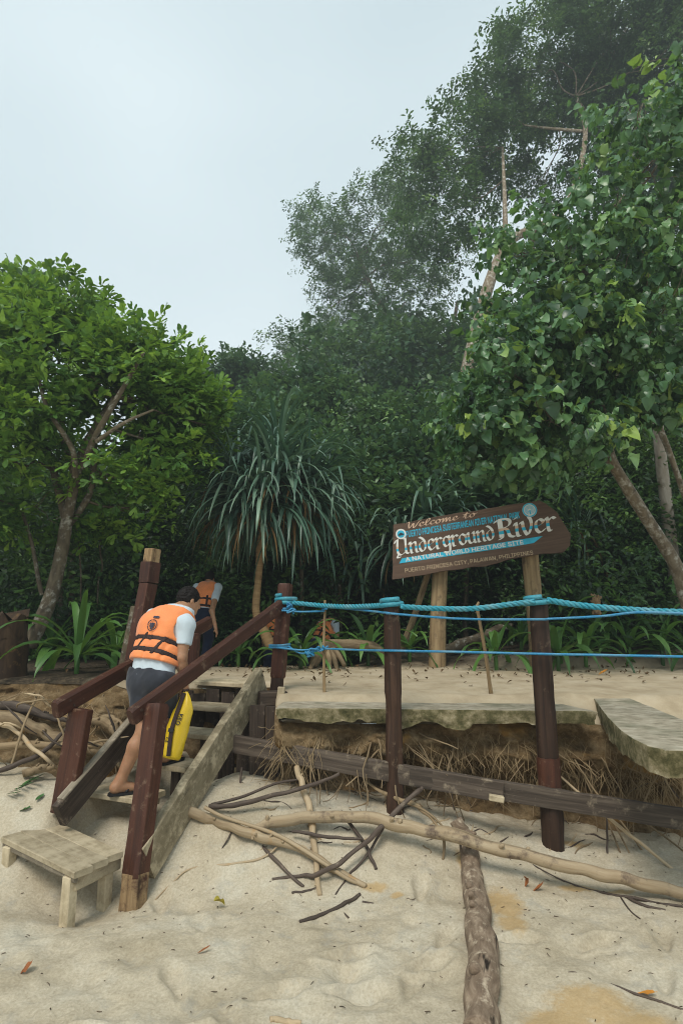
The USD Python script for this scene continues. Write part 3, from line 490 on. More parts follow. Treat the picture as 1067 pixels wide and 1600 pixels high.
def strands(parent, pts, r, turns_per_m, mat, n=None, ns=3):
    pts = np.asarray(pts, float); c = spline(pts, 400); L = np.linalg.norm(np.diff(c, axis=0), axis=1).sum(); n = n or int(min(900, max(24, L * turns_per_m * 12)))
    c = spline(pts, n); t = nz(np.gradient(c, axis=0)); s = np.concatenate([[0], np.cumsum(np.linalg.norm(np.diff(c, axis=0), axis=1))])
    a = np.cross(t, [0.02, .03, 1.0]); a = nz(a); b = np.cross(t, a)
    for k in range(ns):
        ph = s * turns_per_m * 2 * math.pi + k * 2 * math.pi / ns
        h = c + (a * np.cos(ph)[:, None] + b * np.sin(ph)[:, None]) * r * .52
        sec = np.stack([np.cos(np.arange(6) * math.pi / 3), np.sin(np.arange(6) * math.pi / 3)], -1) * r * .56
        part(parent, 'strand', loft(h, np.broadcast_to(sec, (n, 6, 2))), M[mat], smooth=True)
def coil(parent, name, c, axis_, rad, r, turns, mat, z0=0, phase=0, sq=False):
    ax = nz(axis_); u = nz(np.cross(ax, [.3, 1, .1])); w = np.cross(ax, u); th = np.linspace(0, turns * 2 * math.pi, int(turns * 26)) + phase
    k = np.ones_like(th)
    if sq: k = 1 / np.maximum(np.abs(np.cos(th + .35)), np.abs(np.sin(th + .35))) ** .75
    pts = c + np.outer(np.cos(th) * rad * k, u) + np.outer(np.sin(th) * rad * k, w) + np.outer((th - phase) / (2 * math.pi) * r * 1.9 + z0, ax)
    part(parent, name, tube(np.hstack([pts, np.full((len(pts), 1), r)]), n=len(pts), sides=7), M[mat], smooth=True)
zup = np.array([0, 0, 1.0])
top_pt = P(446, 935, 6.17)
rp = thing('thick_rope', 'thick teal rope slung between the stair post and the left fence post', 'rope', P(450, 935, 6.1), 'thick teal fence ropes')
coil(rp, 'wrap', P(446, 944, 6.17), up1 - up0, .082, .021, 2.2, 'rope', sq=True)
strands(rp, [P(458, 942, 6.08), P(500, 946, 5.95), P(540, 948, 5.65), P(580, 947, 5.35), P(606, 945, 5.06)], .024, 7, 'rope')
rp = thing('thick_rope', 'thick teal rope slung between the two round fence posts', 'rope', P(720, 950, 5), 'thick teal fence ropes')
coil(rp, 'wrap', P(612, 947, 5.12), zup, .088, .022, 1.4, 'rope')
strands(rp, [P(626, 948, 5.02), P(680, 951, 5.0), P(740, 951, 4.96), P(800, 944, 4.92), P(835, 940, 4.87)], .024, 7, 'rope')
rp = thing('thick_rope', 'thick teal rope running off the right edge from the split fence post', 'rope', P(950, 950, 4.7), 'thick teal fence ropes')
coil(rp, 'wrap', P(840, 944, 4.98), zup, .098, .023, 1.3, 'rope')
strands(rp, [P(855, 938, 4.88), P(900, 945, 4.8), P(960, 951, 4.65), P(1020, 955, 4.5), P(1100, 958, 4.3)], .026, 7, 'rope')
def cord(label, pts, r=.011, loops=(), knots=()):
    th = thing('blue_rope', label, 'rope', np.asarray(pts[0]))
    c_ = np.asarray(pts, float); part(th, 'line', tube(np.hstack([c_, np.full((len(c_), 1), r)]), n=90, sides=6, rough=.05, lump=40), M['cord'], smooth=True)
    for (q, rad, sq) in loops: coil(th, 'loop', q, zup, rad, r, 1.6, 'cord', sq=sq)
    for q in knots:
        u = rng.normal(size=(9, 3)) * np.array([.032, .016, .02]); kp = q + u
        part(th, 'knot', tube(np.hstack([kp, np.full((9, 1), r * .95)]), n=60, sides=6), M['cord'], smooth=True)
cord('blue rope from the stair post to the thin stick, upper line', [P(440, 954, 6.05), P(470, 956, 6.02), P(507, 955, 5.97)], .010, [(P(444, 955, 6.17), .078, True), (P(507, 953, 6.0), .024, False)], [P(458, 952, 6.05), P(456, 946, 6.05)])
cord('blue rope sagging just under the thick ropes across all fence posts', [P(507, 948, 5.95), P(560, 953, 5.55), P(606, 958, 5.03), P(612, 959, 5.03), P(720, 967, 4.98), P(838, 968, 4.86), P(862, 967, 4.86), P(940, 963, 4.66), P(1000, 957, 4.52), P(1100, 960, 4.28)], .011)
cord('lowest blue rope, knotted beside the stair post and run along the fence', [P(432, 1012, 6.05), P(470, 1016, 6.02), P(507, 1014, 5.95), P(560, 1016, 5.55), P(613, 1017, 5.03), P(720, 1019, 4.98), P(842, 1022, 4.85), P(950, 1024, 4.65), P(1100, 1027, 4.3)], .011, [(P(437, 1012, 6.16), .085, True)], [P(486, 1019, 5.97), P(507, 1012, 5.95), P(495, 1015, 5.96), P(484, 1024, 5.97)])
cord('slack second strand of the lowest blue rope near the stair post', [P(450, 1010, 6.05), P(470, 1021, 6.03), P(490, 1018, 5.98), P(505, 1016, 5.95)], .010)
solo('thin_stick', tube([[*P(507, 1084, 6.0), .016], [*P(506, 1010, 6.0), .015], [*P(508, 938, 6.0), .013]], 24, 7, .12, 3, 18), M['sign_post'], 'thin upright stick knotted to the blue ropes, left of the fence posts', 'stick', smooth=True, group=None)
solo('thin_stick', tube([[*P(767, 1084, 5.95), .020], [*P(758, 1020, 5.9), .018], [*P(748, 965, 5.85), .016], [*P(745, 950, 5.85), .018], [*P(748, 941, 5.86), .012]], 30, 7, .14, 4, 18), M['sign_post'], 'thin crooked yellowish stick leaning between the round fence posts', 'stick', smooth=True)
# ------------------------------------------------------------------ welcome sign
O = P(613.4, 904.5, 8.80); Xr = P(845, 866, 8.50); Up = P(614, 820, 8.80)
SN = nz(np.cross(Xr - O, Up - O)); SN = SN if SN[1] < 0 else -SN
sxv = nz(Xr - O); szv = nz(np.cross(SN, sxv)); szv = szv if szv[2] > 0 else -szv
def on_sign(px, py):
    r = ray(px, py); t = np.dot(O - EYE, SN) / np.dot(r, SN); q = EYE + r * t - O; return np.array([q @ sxv, q @ szv])
def sign_mesh(shape, lift, th):
    ms = []
    for g in getattr(shape, 'geoms', [shape]):
        if g.geom_type != 'Polygon' or g.area < 1e-7: continue
        m = trimesh.creation.extrude_polygon(g, th, engine='earcut'); v = np.array(m.vertices)
        ms.append((O + np.outer(v[:, 0], sxv) + np.outer(v[:, 1], szv) + np.outer(v[:, 2] + lift, SN), np.array(m.faces) if np.dot(np.cross(sxv, szv), SN) > 0 else np.array(m.faces)[:, ::-1], v))
    return join(ms)
sg = thing('welcome_sign', 'brown arrow-shaped wooden welcome sign with painted blue and white lettering on two posts', 'sign', P(683, 1050, 8.75))
outl = np.array([on_sign(*q) for q in ((614, 820.5), (640, 815.5), (690, 806), (742, 797.5), (790, 790), (842, 782), (852, 787), (869, 800), (882, 818), (891.5, 834.5), (890.5, 852.5), (879.5, 863.6), (845, 866), (800, 873), (760, 884), (700, 892), (650, 900), (613.4, 904.5))])
ring = np.array(Polygon(outl).exterior.segmentize(.03).coords[:-1]); 
ring = ring + (fbm(np.stack([ring[:, 0] * 5, ring[:, 1] * 5, ring[:, 0] * 0], -1), 3, 3) - .5)[:, None] * .03
face = Polygon(ring); back_ = face
def board_mesh():
    k = len(ring); lv = [(-.07, 0), (-.004, 0), (0, .004)]; c2 = np.array(face.centroid.coords[0]); R = []
    for w, ins in lv:
        q = ring + nz(c2 - ring) * ins; R.append(np.hstack([q, np.full((k, 1), w)]))
    L_ = np.vstack(R); i, j = np.meshgrid(np.arange(2), np.arange(k), indexing='ij'); f = tri(np.stack([i * k + j, i * k + (j + 1) % k, (i + 1) * k + (j + 1) % k, (i + 1) * k + j], -1).reshape(-1, 4))
    tv, tf = trimesh.creation.triangulate_polygon(Polygon(R[2][:, :2]), engine='earcut'); a = np.hstack([tv, np.zeros((len(tv), 1))]); b = np.hstack([tv, np.full((len(tv), 1), -.07)])
    allv = np.vstack([L_, a, b]); F_ = np.vstack([f, np.array(tf) + len(L_), np.array(tf)[:, ::-1] + len(L_) + len(a)])
    w = O + np.outer(allv[:, 0], sxv) + np.outer(allv[:, 1], szv) + np.outer(allv[:, 2], SN)
    return w, F_, np.stack([allv[:, 2], allv[:, 1], allv[:, 0]], -1)
part(sg, 'board', board_mesh(), M['sign_wood'], smooth=30)
M['ink_blue'] = plain('sign_blue_paint', (.025, .42, .62), .5, .4, .18, 9); M['ink_white'] = plain('sign_white_paint', (.70, .70, .66), .55, .4, .10, 7); M['ink_peach'] = plain('sign_peach_paint', (.60, .42, .30), .55, .4, .2, 9); M['ink_cream'] = plain('sign_cream_paint', (.52, .40, .26), .55, .4, .22, 8); M['ink_dark'] = plain('sign_dark_paint', (.02, .03, .04), .5, .4, .2, 9)
def flat_text(text, a, b, h_px, bold=True, shear=0.0):
    """Capitals set between two points of the board."""
    m = meshkit.text_mesh(text, 1.0, 0.001, bold); v = np.array(m.vertices); keep = v[m.faces][:, :, 2].max(1) < .0005
    sh = unary_union([Polygon(t[:, :2]).buffer(0.002) for t in v[m.faces[keep]]]); x0, y0, x1, y1 = sh.bounds
    A, B = on_sign(*a), on_sign(*b); C = on_sign(a[0], a[1] - h_px); ex = (B - A) / (x1 - x0); ey = np.array([0, 1.0]) * np.linalg.norm(C - A)
    ey = ey + ex / np.linalg.norm(ex) * shear * np.linalg.norm(ey)
    return affinity.affine_transform(sh, [ex[0], ey[0], ex[1], ey[1], A[0] - ex[0] * x0, A[1] - ex[1] * x0])
def pen(strokes, nib=(.13, .095), steps=1):
    out = []; nv = np.array(nib) / 2
    for s_ in strokes:
        s_ = np.array(s_, float)
        if len(s_) > 2: s_ = spline(s_, (len(s_) - 1) * 4 + 1) if steps else s_
        for p, q in zip(s_[:-1], s_[1:]): out.append(MultiPoint([p - nv, p + nv, q - nv, q + nv]).convex_hull.buffer(.012))
    return unary_union(out)
GL = {'U': ([[(-.12, 1.15), (0, 1.38), (.16, 1.42), (.10, 1.0), (.06, .45), (.14, .1), (.42, .0), (.80, .28)], [(.72, 1.45), (.84, 1.40), (.80, .6), (.82, .15), (1.0, .02)], [(.14, .12), (-.02, -.18), (.22, -.22)]], 1.13),
      'n': ([[(-.02, .85), (.10, 1), (.10, .12), (.22, 0)], [(.12, .72), (.42, 1), (.56, .85), (.56, .14), (.70, 0)]], .80),
      'd': ([[(.14, 1.34), (.36, 1.20), (.56, .85), (.56, .28), (.30, 0), (.10, .25), (.10, .7), (.36, .92)]], .78),
      'e': ([[(.12, .46), (.54, .70), (.44, .96), (.26, .98), (.10, .72), (.10, .26), (.30, 0), (.60, .22)]], .70),
      'r': ([[(-.02, .85), (.10, 1), (.10, .12), (.24, 0)], [(.12, .70), (.38, 1), (.56, .86)]], .62),
      'g': ([[(.56, .88), (.28, 1), (.10, .72), (.10, .34), (.28, .08), (.56, .34)], [(.46, 1.0), (.58, .95), (.57, -.22), (.36, -.48), (.02, -.36)]], .78),
      'o': ([[(.32, 1), (.09, .74), (.09, .26), (.33, 0), (.59, .26), (.59, .74), (.32, 1)]], .76),
      'u': ([[(-.02, .86), (.10, 1), (.10, .22), (.30, 0), (.56, .24)], [(.46, .90), (.57, 1), (.57, .14), (.70, 0)]], .80),
      'R': ([[(-.05, 1.30), (.12, 1.47), (.66, 1.45), (.86, 1.22), (.74, .92), (.36, .78)], [(.30, 1.42), (.30, .16), (.10, .02)], [(.20, 1.42), (.20, .16)], [(.42, .78), (.64, .62), (.74, .16), (1.0, .02)]], 1.10),
      'i': ([[(-.02, .86), (.10, 1), (.10, .12), (.24, 0)], [(.05, 1.32), (.17, 1.42)]], .38),
      'v': ([[(-.04, .92), (.09, 1.02), (.13, .5), (.30, .0), (.50, .30), (.62, .75), (.60, 1.12), (.52, 1.34), (.70, 1.46)]], .78)}
def black_letter(word, a, b, xh):
    """Each big letter is a piece of its own; its painted colour bands are pieces of the letter."""
    shapes, x = [], 0
    for ch in word: s_, w = GL[ch]; shapes.append(affinity.translate(pen(s_, (.17, .085)), x, 0)); x += w
    x -= .12; A, B = on_sign(*a), on_sign(*b); C = on_sign(a[0], a[1] - xh); ex = (B - A) / x; ey = (C - A); ey = np.array([ey[0] * .3, ey[1]]); allw = []
    f = lambda g: affinity.affine_transform(g, [ex[0], ey[0], ex[1], ey[1], A[0], A[1]])
    band = lambda y0, y1: shapely.box(-1, y0, 20, y1)
    for sh in shapes:
        wht = f(unary_union([sh.intersection(band(-2, .36)), sh.intersection(band(.80, 3))])); blu, pea = f(sh.intersection(band(.36, .60))), f(sh.intersection(band(.60, .80))); allw.append(f(sh))
        lt = part(sg, 'letter', sign_mesh(wht, .001, .005), M['ink_white']); part(lt, 'blue_band', sign_mesh(blu, .001, .005), M['ink_blue']); part(lt, 'peach_band', sign_mesh(pea, .001, .005), M['ink_peach'])
    return unary_union(allw)
letters = black_letter('Underground', (621, 868), (773, 843), 17.0).union(black_letter('River', (778, 843.5), (868, 828), 21.0))
ban = Polygon([on_sign(*q) for q in ((628, 872.5), (848, 837.5), (834, 848.5), (800, 854.5), (623.6, 880.5))])
ban = ban.difference(letters.buffer(.004))
part(sg, 'banner', sign_mesh(ban, .0, .004), M['ink_blue'])
part(sg, 'park_lettering', sign_mesh(flat_text('PUERTO PRINCESA SUBTERRANEAN RIVER NATIONAL PARK', (634.6, 839.8), (812, 809.3), 9.6, True, .12), .001, .004), M['ink_blue'], kind='stuff')
part(sg, 'banner_lettering', sign_mesh(flat_text('A NATURAL WORLD HERITAGE SITE', (634, 877.6), (818, 850.2), 6.2, True), .005, .003), M['ink_white'], kind='stuff')
part(sg, 'place_lettering', sign_mesh(flat_text('PUERTO PRINCESA CITY, PALAWAN, PHILIPPINES', (633.2, 894.8), (833, 866.4), 6.2, False), .001, .004), M['ink_cream'], kind='stuff')
SC = {'W': ([[(-.1, 1.25), (.1, 1.45), (.12, .5), (.25, 0), (.55, 1.0), (.6, .1), (.75, 0), (1.1, 1.2), (1.3, 1.4)]], 1.15), 'e': ([[(0, .2), (.4, .6), (.3, .9), (.1, .7), (.1, .2), (.3, 0), (.6, .35)]], .55), 'l': ([[(0, .2), (.45, 1.2), (.35, 1.5), (.15, 1.1), (.12, .2), (.3, 0), (.55, .35)]], .5),
      'c': ([[(.45, .75), (.28, .9), (.1, .6), (.1, .2), (.3, 0), (.58, .35)]], .52), 'o': ([[(.3, .9), (.1, .6), (.12, .15), (.35, 0), (.5, .35), (.42, .8), (.3, .9), (.5, .75), (.75, .75)]], .66), 'm': ([[(0, .7), (.12, .9), (.12, 0), (.3, .75), (.42, .9), (.45, 0), (.65, .8), (.78, .85), (.78, .15), (.9, 0), (1.1, .35)]], 1.05),
      ' ': ([], .5), 't': ([[(0, .3), (.3, 1.3), (.2, .2), (.35, 0), (.6, .3)], [(-.05, .95), (.55, 1.0)]], .56)}
def script(word, a, b, xh):
    sh, x = [], 0
    for ch in word:
        s_, w = SC[ch]; x += w
        if s_: sh.append(affinity.translate(pen(s_, (.10, .09)), x - w, 0))
    sh = unary_union(sh); A, B = on_sign(*a), on_sign(*b); C = on_sign(a[0], a[1] - xh); ex = (B - A) / x; ey = np.array([.35 * (C - A)[1], (C - A)[1]])
    return affinity.affine_transform(sh, [ex[0], ey[0], ex[1], ey[1], A[0], A[1]])
part(sg, 'greeting_lettering', sign_mesh(script('Welcome to', (636, 826), (743, 807), 6.6), .001, .004), M['ink_peach'], kind='stuff')
def emblem(c, r_px, kind):
    C = on_sign(*c); R = np.linalg.norm(on_sign(c[0] + r_px, c[1]) - C); pt = lambda k: Point(C).buffer(R * k, 32)
    e = part(sg, 'emblem', sign_mesh(pt(1.0), .0, .004), M['ink_white'])
    if kind == 0:
        part(e, 'disc', sign_mesh(pt(.70), .004, .002), M['ink_blue'])
        isl = Polygon([C + R * np.array(q) for q in ((-.6, -.1), (-.25, .12), (-.05, .3), (.2, .2), (.35, .05), (.6, -.1), (.4, -.28), (-.4, -.28))])
        part(e, 'island', sign_mesh(isl, .006, .002), M['ink_dark'])
    else:
        part(e, 'ring', sign_mesh(pt(.98).difference(pt(.80)), .004, .002), M['ink_blue'])
        arcs = unary_union([pt(k).difference(pt(k - .07)) for k in (.64, .48, .32)]).difference(Polygon([C, C + R * np.array([-.5, -1]), C + R * np.array([.5, -1])]))
        fig = unary_union([Point(C + R * np.array([0, -.12])).buffer(R * .12), Polygon([C + R * np.array(q) for q in ((-.12, -.62), (.12, -.62), (.07, -.15), (-.07, -.15))])])
        part(e, 'arches', sign_mesh(arcs.union(fig), .004, .002), M['ink_blue'])
emblem((626.3, 834.5), 8.2, 0); emblem((827.3, 797.0), 11.6, 1)
bk = -SN * .15
part(sg, 'post', tube([[*(P(683, 1054, 8.85) - [0, 0, .15]), .135], [*P(684, 980, 8.92), .125], [*(P(688, 880, 9.0)), .12]], 30, 12, .06, 7, 4), M['sign_post'], smooth=40)
part(sg, 'post', tube([[*(P(842, 1052, 8.62) - [0, 0, .1]), .13], [*P(836, 960, 8.72), .125], [*(P(826, 850, 8.80)), .125]], 30, 12, .06, 8, 4), M['sign_post'], smooth=40)
part(sg, 'brace', tube([[*P(628, 1015, 9.6), .055], [*P(648, 960, 9.4), .05], [*P(669, 895, 9.15), .05]], 24, 8, .1, 9, 6), M['root_tan'], smooth=40)
# ------------------------------------------------------------------ driftwood, branches, roots, litter
def log(name, label, cat, pts, mat, n=50, sides=12, rough=.10, seed=0, lump=7, group=None, twigs=()):
    """pts: px, py, metres away or None (lies on the sand), radius."""
    c_ = []
    for px, py, d, r in pts:
        if d is None: p = ground_px(px, py); p = p + np.array([0, 0, r * .55])
        else: p = P(px, py, d)
        c_.append([*p, r])
    if len(c_) > 2:                                                  # nothing here grew straight
        jg = np.random.default_rng(seed + 900); c_ = spline(c_, len(c_) * 3); j_ = jg.normal(0, 1, (len(c_), 3)) * np.minimum(c_[:, 3:] * .26, .007); j_[0] = 0; c_ = c_ + np.hstack([j_, np.abs(c_[:, 3:]) * jg.normal(0, .045, (len(c_), 1))])
    def stem_():
        ms = [tube(c_, n, sides, rough, seed, lump)]; sg_ = np.random.default_rng(seed + 70); sp3 = spline(c_, 60)
        if sp3[:, 3].max() > .024:                                   # snapped-off twig stubs and knots
            for _ in range(7):
                i = int(sg_.integers(4, 56)); p, r = sp3[i, :3], sp3[i, 3]; ax = nz(sp3[i + 1, :3] - sp3[i - 1, :3]); o = nz(np.cross(ax, sg_.normal(size=3))); o = o * np.sign(o[2] + .3); ms.append(tube([[*(p + o * r * .5), r * .45], [*(p + o * r * 1.05), r * .36], [*(p + o * r * sg_.uniform(1.15, 1.7) + ax * r * .3), r * .22]], 7, 7, .2, seed, 20))
        return join(ms)
    if not twigs: return solo(name, stem_(), M[mat], label, cat, smooth=True, group=group)
    th = thing(name, label, cat, c_[0][:3], group); part(th, 'stem', stem_(), M[mat], smooth=True)
    for tw in twigs:
        q = []
        for px, py, d, r in tw:
            p = ground_px(px, py) + np.array([0, 0, r * .5]) if d is None else P(px, py, d); q.append([*p, r])
        part(th, 'side_twig', tube(q, 18, 6, .12, seed + 1, 12), M[mat], smooth=True)
    return th
log('driftwood_log', 'thick bark-peeling log lying towards the viewer on the sand', 'log', [(712, 1282, 4.92, .055), (728, 1320, None, .062), (738, 1380, None, .072), (748, 1440, None, .078), (755, 1520, None, .088), (752, 1580, None, .085), (748, 1640, None, .082)], 'drift_bark', 90, 18, .11, 3, 9)
log('driftwood_pole', 'long pale pole with bark patches sloping down across the sand to the right', 'log', [(392, 1300, 4.75, .036), (440, 1283, 4.80, .040), (500, 1276, 4.84, .042), (560, 1276, 4.82, .045), (640, 1293, 4.72, .046), (720, 1312, 4.60, .046), (800, 1330, 4.50, .045), (900, 1356, 4.40, .043), (1000, 1380, 4.32, .042), (1100, 1402, 4.22, .042)], 'drift_mixed', 120, 14, .10, 5, 9)
log('driftwood_limb', 'orange-tan forked limb crossing under the pale pole beside the stairs', 'branch', [(296, 1268, 4.86, .036), (340, 1284, 4.84, .040), (390, 1303, 4.72, .034), (450, 1318, 4.66, .027), (510, 1350, 4.56, .025), (570, 1388, None, .016)], 'drift_pale', 70, 12, .13, 8, 10, twigs=[[(320, 1262, 4.84, .014), (350, 1277, 4.78, .013), (420, 1300, 4.70, .015), (470, 1326, 4.60, .016), (540, 1372, 4.45, .013), (566, 1384, None, .010)]])
log('bleached_branch', 'pale upright branch propped from the sand to the beam end', 'branch', [(500, 1402, None, .016), (493, 1340, 4.62, .022), (484, 1270, 4.95, .026), (472, 1225, 5.1, .026), (462, 1198, 5.2, .024)], 'drift_pale', 50, 10, .14, 9, 9)
log('dark_branch', 'dark branch sweeping up from lower middle towards the beam', 'branch', [(425, 1376, None, .009), (470, 1372, None, .013), (510, 1360, 4.45, .016), (560, 1325, 4.6, .018), (610, 1275, 4.8, .019), (650, 1240, 4.95, .018), (660, 1232, 5.0, .014)], 'twig_dark', 60, 9, .12, 10, 12)
log('dark_branch', 'dark thick-ended branch reaching right from beside the stair board', 'branch', [(326, 1261, 4.9, .022), (370, 1257, 4.92, .020), (430, 1242, 4.96, .017), (490, 1226, 5.02, .015), (530, 1210, 5.08, .012)], 'twig_dark', 50, 9, .14, 12, 12, twigs=[[(330, 1258, 4.92, .013), (380, 1245, 5.0, .012), (430, 1225, 5.1, .011), (470, 1218, 5.15, .009)]])
log('dark_branch', 'thin dark branch falling from the stairs down to the mid sand', 'branch', [(378, 1200, 5.5, .010), (376, 1250, 5.2, .011), (395, 1300, 4.85, .012), (430, 1345, 4.6, .013), (475, 1387, None, .010)], 'twig_dark', 50, 8, .14, 13, 12, twigs=[[(374, 1255, 5.2, .009), (362, 1300, None, .007), (342, 1335, None, .004)]])
log('dark_branch', 'short dark branch leaning right under the pale pole', 'branch', [(545, 1285, 4.9, .012), (570, 1320, 4.7, .013), (588, 1360, None, .011)], 'twig_dark', 30, 8, .12, 14, 12)
log('dark_branch', 'dark broken branch crossing the pale upright branch', 'branch', [(456, 1300, 4.75, .012), (490, 1305, 4.72, .014), (530, 1310, 4.70, .013), (566, 1311, 4.7, .010)], 'twig_dark', 30, 8, .12, 15, 12)
log('dead_branch', 'grey branch from the sand to the bank left of the mid post', 'branch', [(524, 1400, None, .006), (545, 1370, None, .009), (575, 1335, 4.65, .010), (600, 1290, 4.85, .011)], 'twig_dark', 30, 8, .12, 16, 12)
log('dead_branch', 'splintered tan branch jutting from the bank below the beam', 'branch', [(568, 1220, 5.3, .010), (610, 1244, 5.1, .017), (655, 1262, 4.95, .018), (688, 1296, 4.8, .009)], 'root_tan', 40, 9, .2, 17, 14, twigs=[[(620, 1250, 5.05, .010), (665, 1268, 4.9, .010), (705, 1305, 4.75, .005)], [(690, 1290, 4.75, .010), (694, 1320, 4.72, .011), (692, 1345, None, .008)]])
log('fallen_twig', 'knobbly brown twig lying alone on the open sand', 'twig', [(468, 1443, None, .012), (500, 1434, None, .013), (535, 1417, None, .014), (562, 1401, None, .010)], 'twig_dark', 30, 8, .3, 18, 22, twigs=[[(528, 1420, None, .008), (545, 1436, None, .006)]])
log('fallen_twig', 'short dark twig beside the foot of the pale upright branch', 'twig', [(456, 1397, None, .008), (480, 1394, None, .009), (496, 1388, None, .007)], 'twig_dark', 20, 7, .25, 19, 22)
log('fallen_twig', 'long thin tan twig on the sand from the stair foot to the branches', 'twig', [(242, 1408, None, .005), (270, 1380, None, .006), (300, 1358, None, .007), (360, 1352, None, .008), (410, 1342, None, .008), (440, 1318, 4.7, .006)], 'drift_pale', 40, 7, .2, 20, 14)
log('fallen_twig', 'tan stub of wood half buried at the bottom edge', 'twig', [(422, 1597, None, .013), (445, 1599, None, .014), (470, 1603, None, .012)], 'drift_pale', 20, 8, .2, 21, 18)
log('fallen_twig', 'straight thin dark twig at lower right beside the orange leaf', 'twig', [(954, 1540, None, .005), (1010, 1560, None, .006), (1080, 1585, None, .006)], 'twig_dark', 26, 6, .15, 22, 18)
log('fallen_twig', 'thin grey curved twig under the right end of the pale pole', 'twig', [(832, 1352, None, .005), (880, 1378, None, .006), (940, 1396, None, .007), (1010, 1410, None, .009), (1067, 1420, None, .008)], 'twig_dark', 40, 7, .2, 23, 16, twigs=[[(970, 1404, None, .006), (985, 1425, None, .005), (1000, 1437, None, .004)], [(975, 1402, None, .008), (1010, 1418, None, .010), (1040, 1424, None, .008)]])
log('fallen_twig', 'small dark chip of wood near the lone twig', 'twig', [(566, 1411, None, .008), (584, 1414, None, .007)], 'twig_dark', 8, 7, .2, 24, 18)
log('fallen_twig', 'fine curved twig beside the ochre stain at lower right', 'twig', [(868, 1530, None, .004), (890, 1521, None, .004), (915, 1526, None, .005)], 'twig_dark', 20, 6, .15, 25, 18)
# stems leaning from the bank at the right
rb = np.random.default_rng(12)
log('bleached_branch', 'pale stem leaning from behind the right fence post down to the right edge', 'branch', [(876, 1214, 5.2, .010), (930, 1262, 5.0, .013), (990, 1310, 4.85, .014), (1067, 1372, 4.65, .011)], 'drift_pale', 40, 8, .12, 30, 12)
for k, (a_, b2) in enumerate([((905, 1200), (1010, 1385)), ((918, 1225), (1045, 1390)), ((925, 1235), (985, 1375)), ((950, 1250), (1067, 1330)), ((975, 1330), (1075, 1380))]):
    log('dry_stick', ['topmost dry stalk drooping from the bank right of the split post', 'second dry stalk drooping from the bank right of the split post', 'steepest dry stalk right of the split post', 'flattest dry stalk near the right edge', 'lowest dry stalk lying near the right edge'][k], 'stick', [(*a_, 5.25, .006), ((a_[0] * .6 + b2[0] * .4), (a_[1] * .65 + b2[1] * .35), 5.1, .008), (*b2, 4.75, .006)], 'root_tan', 24, 6, .1, 40 + k, 12)
log('upright_twig', 'thin upright twig stuck in the sand right of the split post', 'twig', [(949, 1335, None, .007), (949, 1300, 5.0, .008), (947, 1272, 5.05, .006)], 'twig_dark', 16, 6, .12, 50, 14)
tg = np.random.default_rng(31); place = ['under the left half of the long beam', 'between the pale pole and the beam', 'left of the middle fence post foot', 'right of the middle fence post foot', 'in front of the split post foot', 'near the log end']
ORD = ['first', 'second', 'third', 'fourth', 'fifth', 'sixth', 'seventh', 'eighth', 'ninth', 'tenth', 'eleventh', 'twelfth']
for k in range(36):
    m3, o3 = k % 3, k // 3; px, py = 390 + 560 * (o3 + tg.uniform(.1, .9)) / 12, tg.uniform(1250, 1330); a = tg.uniform(-1.2, 1.2); L = tg.uniform(25, 75); q = [(px + L * (t - .5) * math.cos(a) + tg.normal(0, 3), py + L * (t - .5) * math.sin(a) * .6 + tg.normal(0, 3), None, r_) for t, r_ in ((0, .003), (.35, .0065), (.7, .006), (1, .003))]
    log('loose_twig', f"{ORD[o3]} {['dark', 'tan', 'pale'][m3]} thin twig, counted from the left, in the litter below the long beam", 'twig', q, ['twig_dark', 'root_tan', 'drift_pale'][k % 3], 16, 6, .2, 300 + k, 16, group='thin twigs littering the foot of the bank')
# left bank: thick bare roots
TR = [('thick tan root sweeping right along the left bank', [(-40, 1115, 5.75, .062), (30, 1128, 5.65, .064), (80, 1150, 5.55, .055), (130, 1168, 5.45, .042), (175, 1178, 5.4, .02)], 'root_tan'),
      ('pale root running level across the foot of the left bank', [(-40, 1172, 5.4, .032), (30, 1164, 5.42, .035), (100, 1166, 5.4, .03), (160, 1168, 5.4, .02)], 'root_tan'),
      ('thin bare root curving down across the left bank', [(-20, 1125, 5.5, .014), (20, 1140, 5.4, .018), (45, 1162, 5.3, .018), (75, 1190, 5.2, .016), (100, 1210, None, .010)], 'drift_pale'),
      ('dark dead branch rising behind the left rail post', [(-30, 1212, 5.15, .018), (30, 1195, 5.2, .021), (75, 1170, 5.3, .020), (110, 1132, 5.5, .014)], 'twig_dark'),
      ('bent pale root beside the climbing man', [(140, 1130, 5.7, .03), (165, 1128, 5.6, .043), (182, 1146, 5.5, .042), (186, 1170, 5.4, .033), (190, 1200, 5.3, .03)], 'root_tan'),
      ('small forked root behind the climbing man', [(160, 1120, 5.75, .018), (180, 1125, 5.65, .022), (200, 1145, 5.55, .018)], 'root_tan'),
      ('grey old root high on the left bank', [(-30, 1100, 5.85, .04), (30, 1106, 5.8, .045), (70, 1118, 5.75, .03), (110, 1128, 5.7, .015)], 'twig_dark'),
      ('short ochre root stub low on the left bank', [(35, 1210, 5.15, .03), (60, 1204, 5.17, .034), (85, 1198, 5.2, .02)], 'root_tan'),
      ('slim straight root leaning across the left bank', [(18, 1195, 5.2, .010), (35, 1140, 5.35, .011), (58, 1085, 5.6, .009)], 'root_tan'),
      ('slim root drooping from the top of the left bank', [(60, 1085, 5.7, .008), (80, 1105, 5.55, .009), (120, 1125, 5.5, .007)], 'root_tan'),
      ('twiggy root beside the foot of the stair board', [(130, 1166, 5.4, .012), (150, 1160, 5.35, .014), (180, 1155, 5.3, .010)], 'root_tan')]
for k, (lab, pts, mt) in enumerate(TR): log('tree_root', lab, 'root', pts, mt, 44, 10, .12, 60 + k, 8)
lg = np.random.default_rng(91)
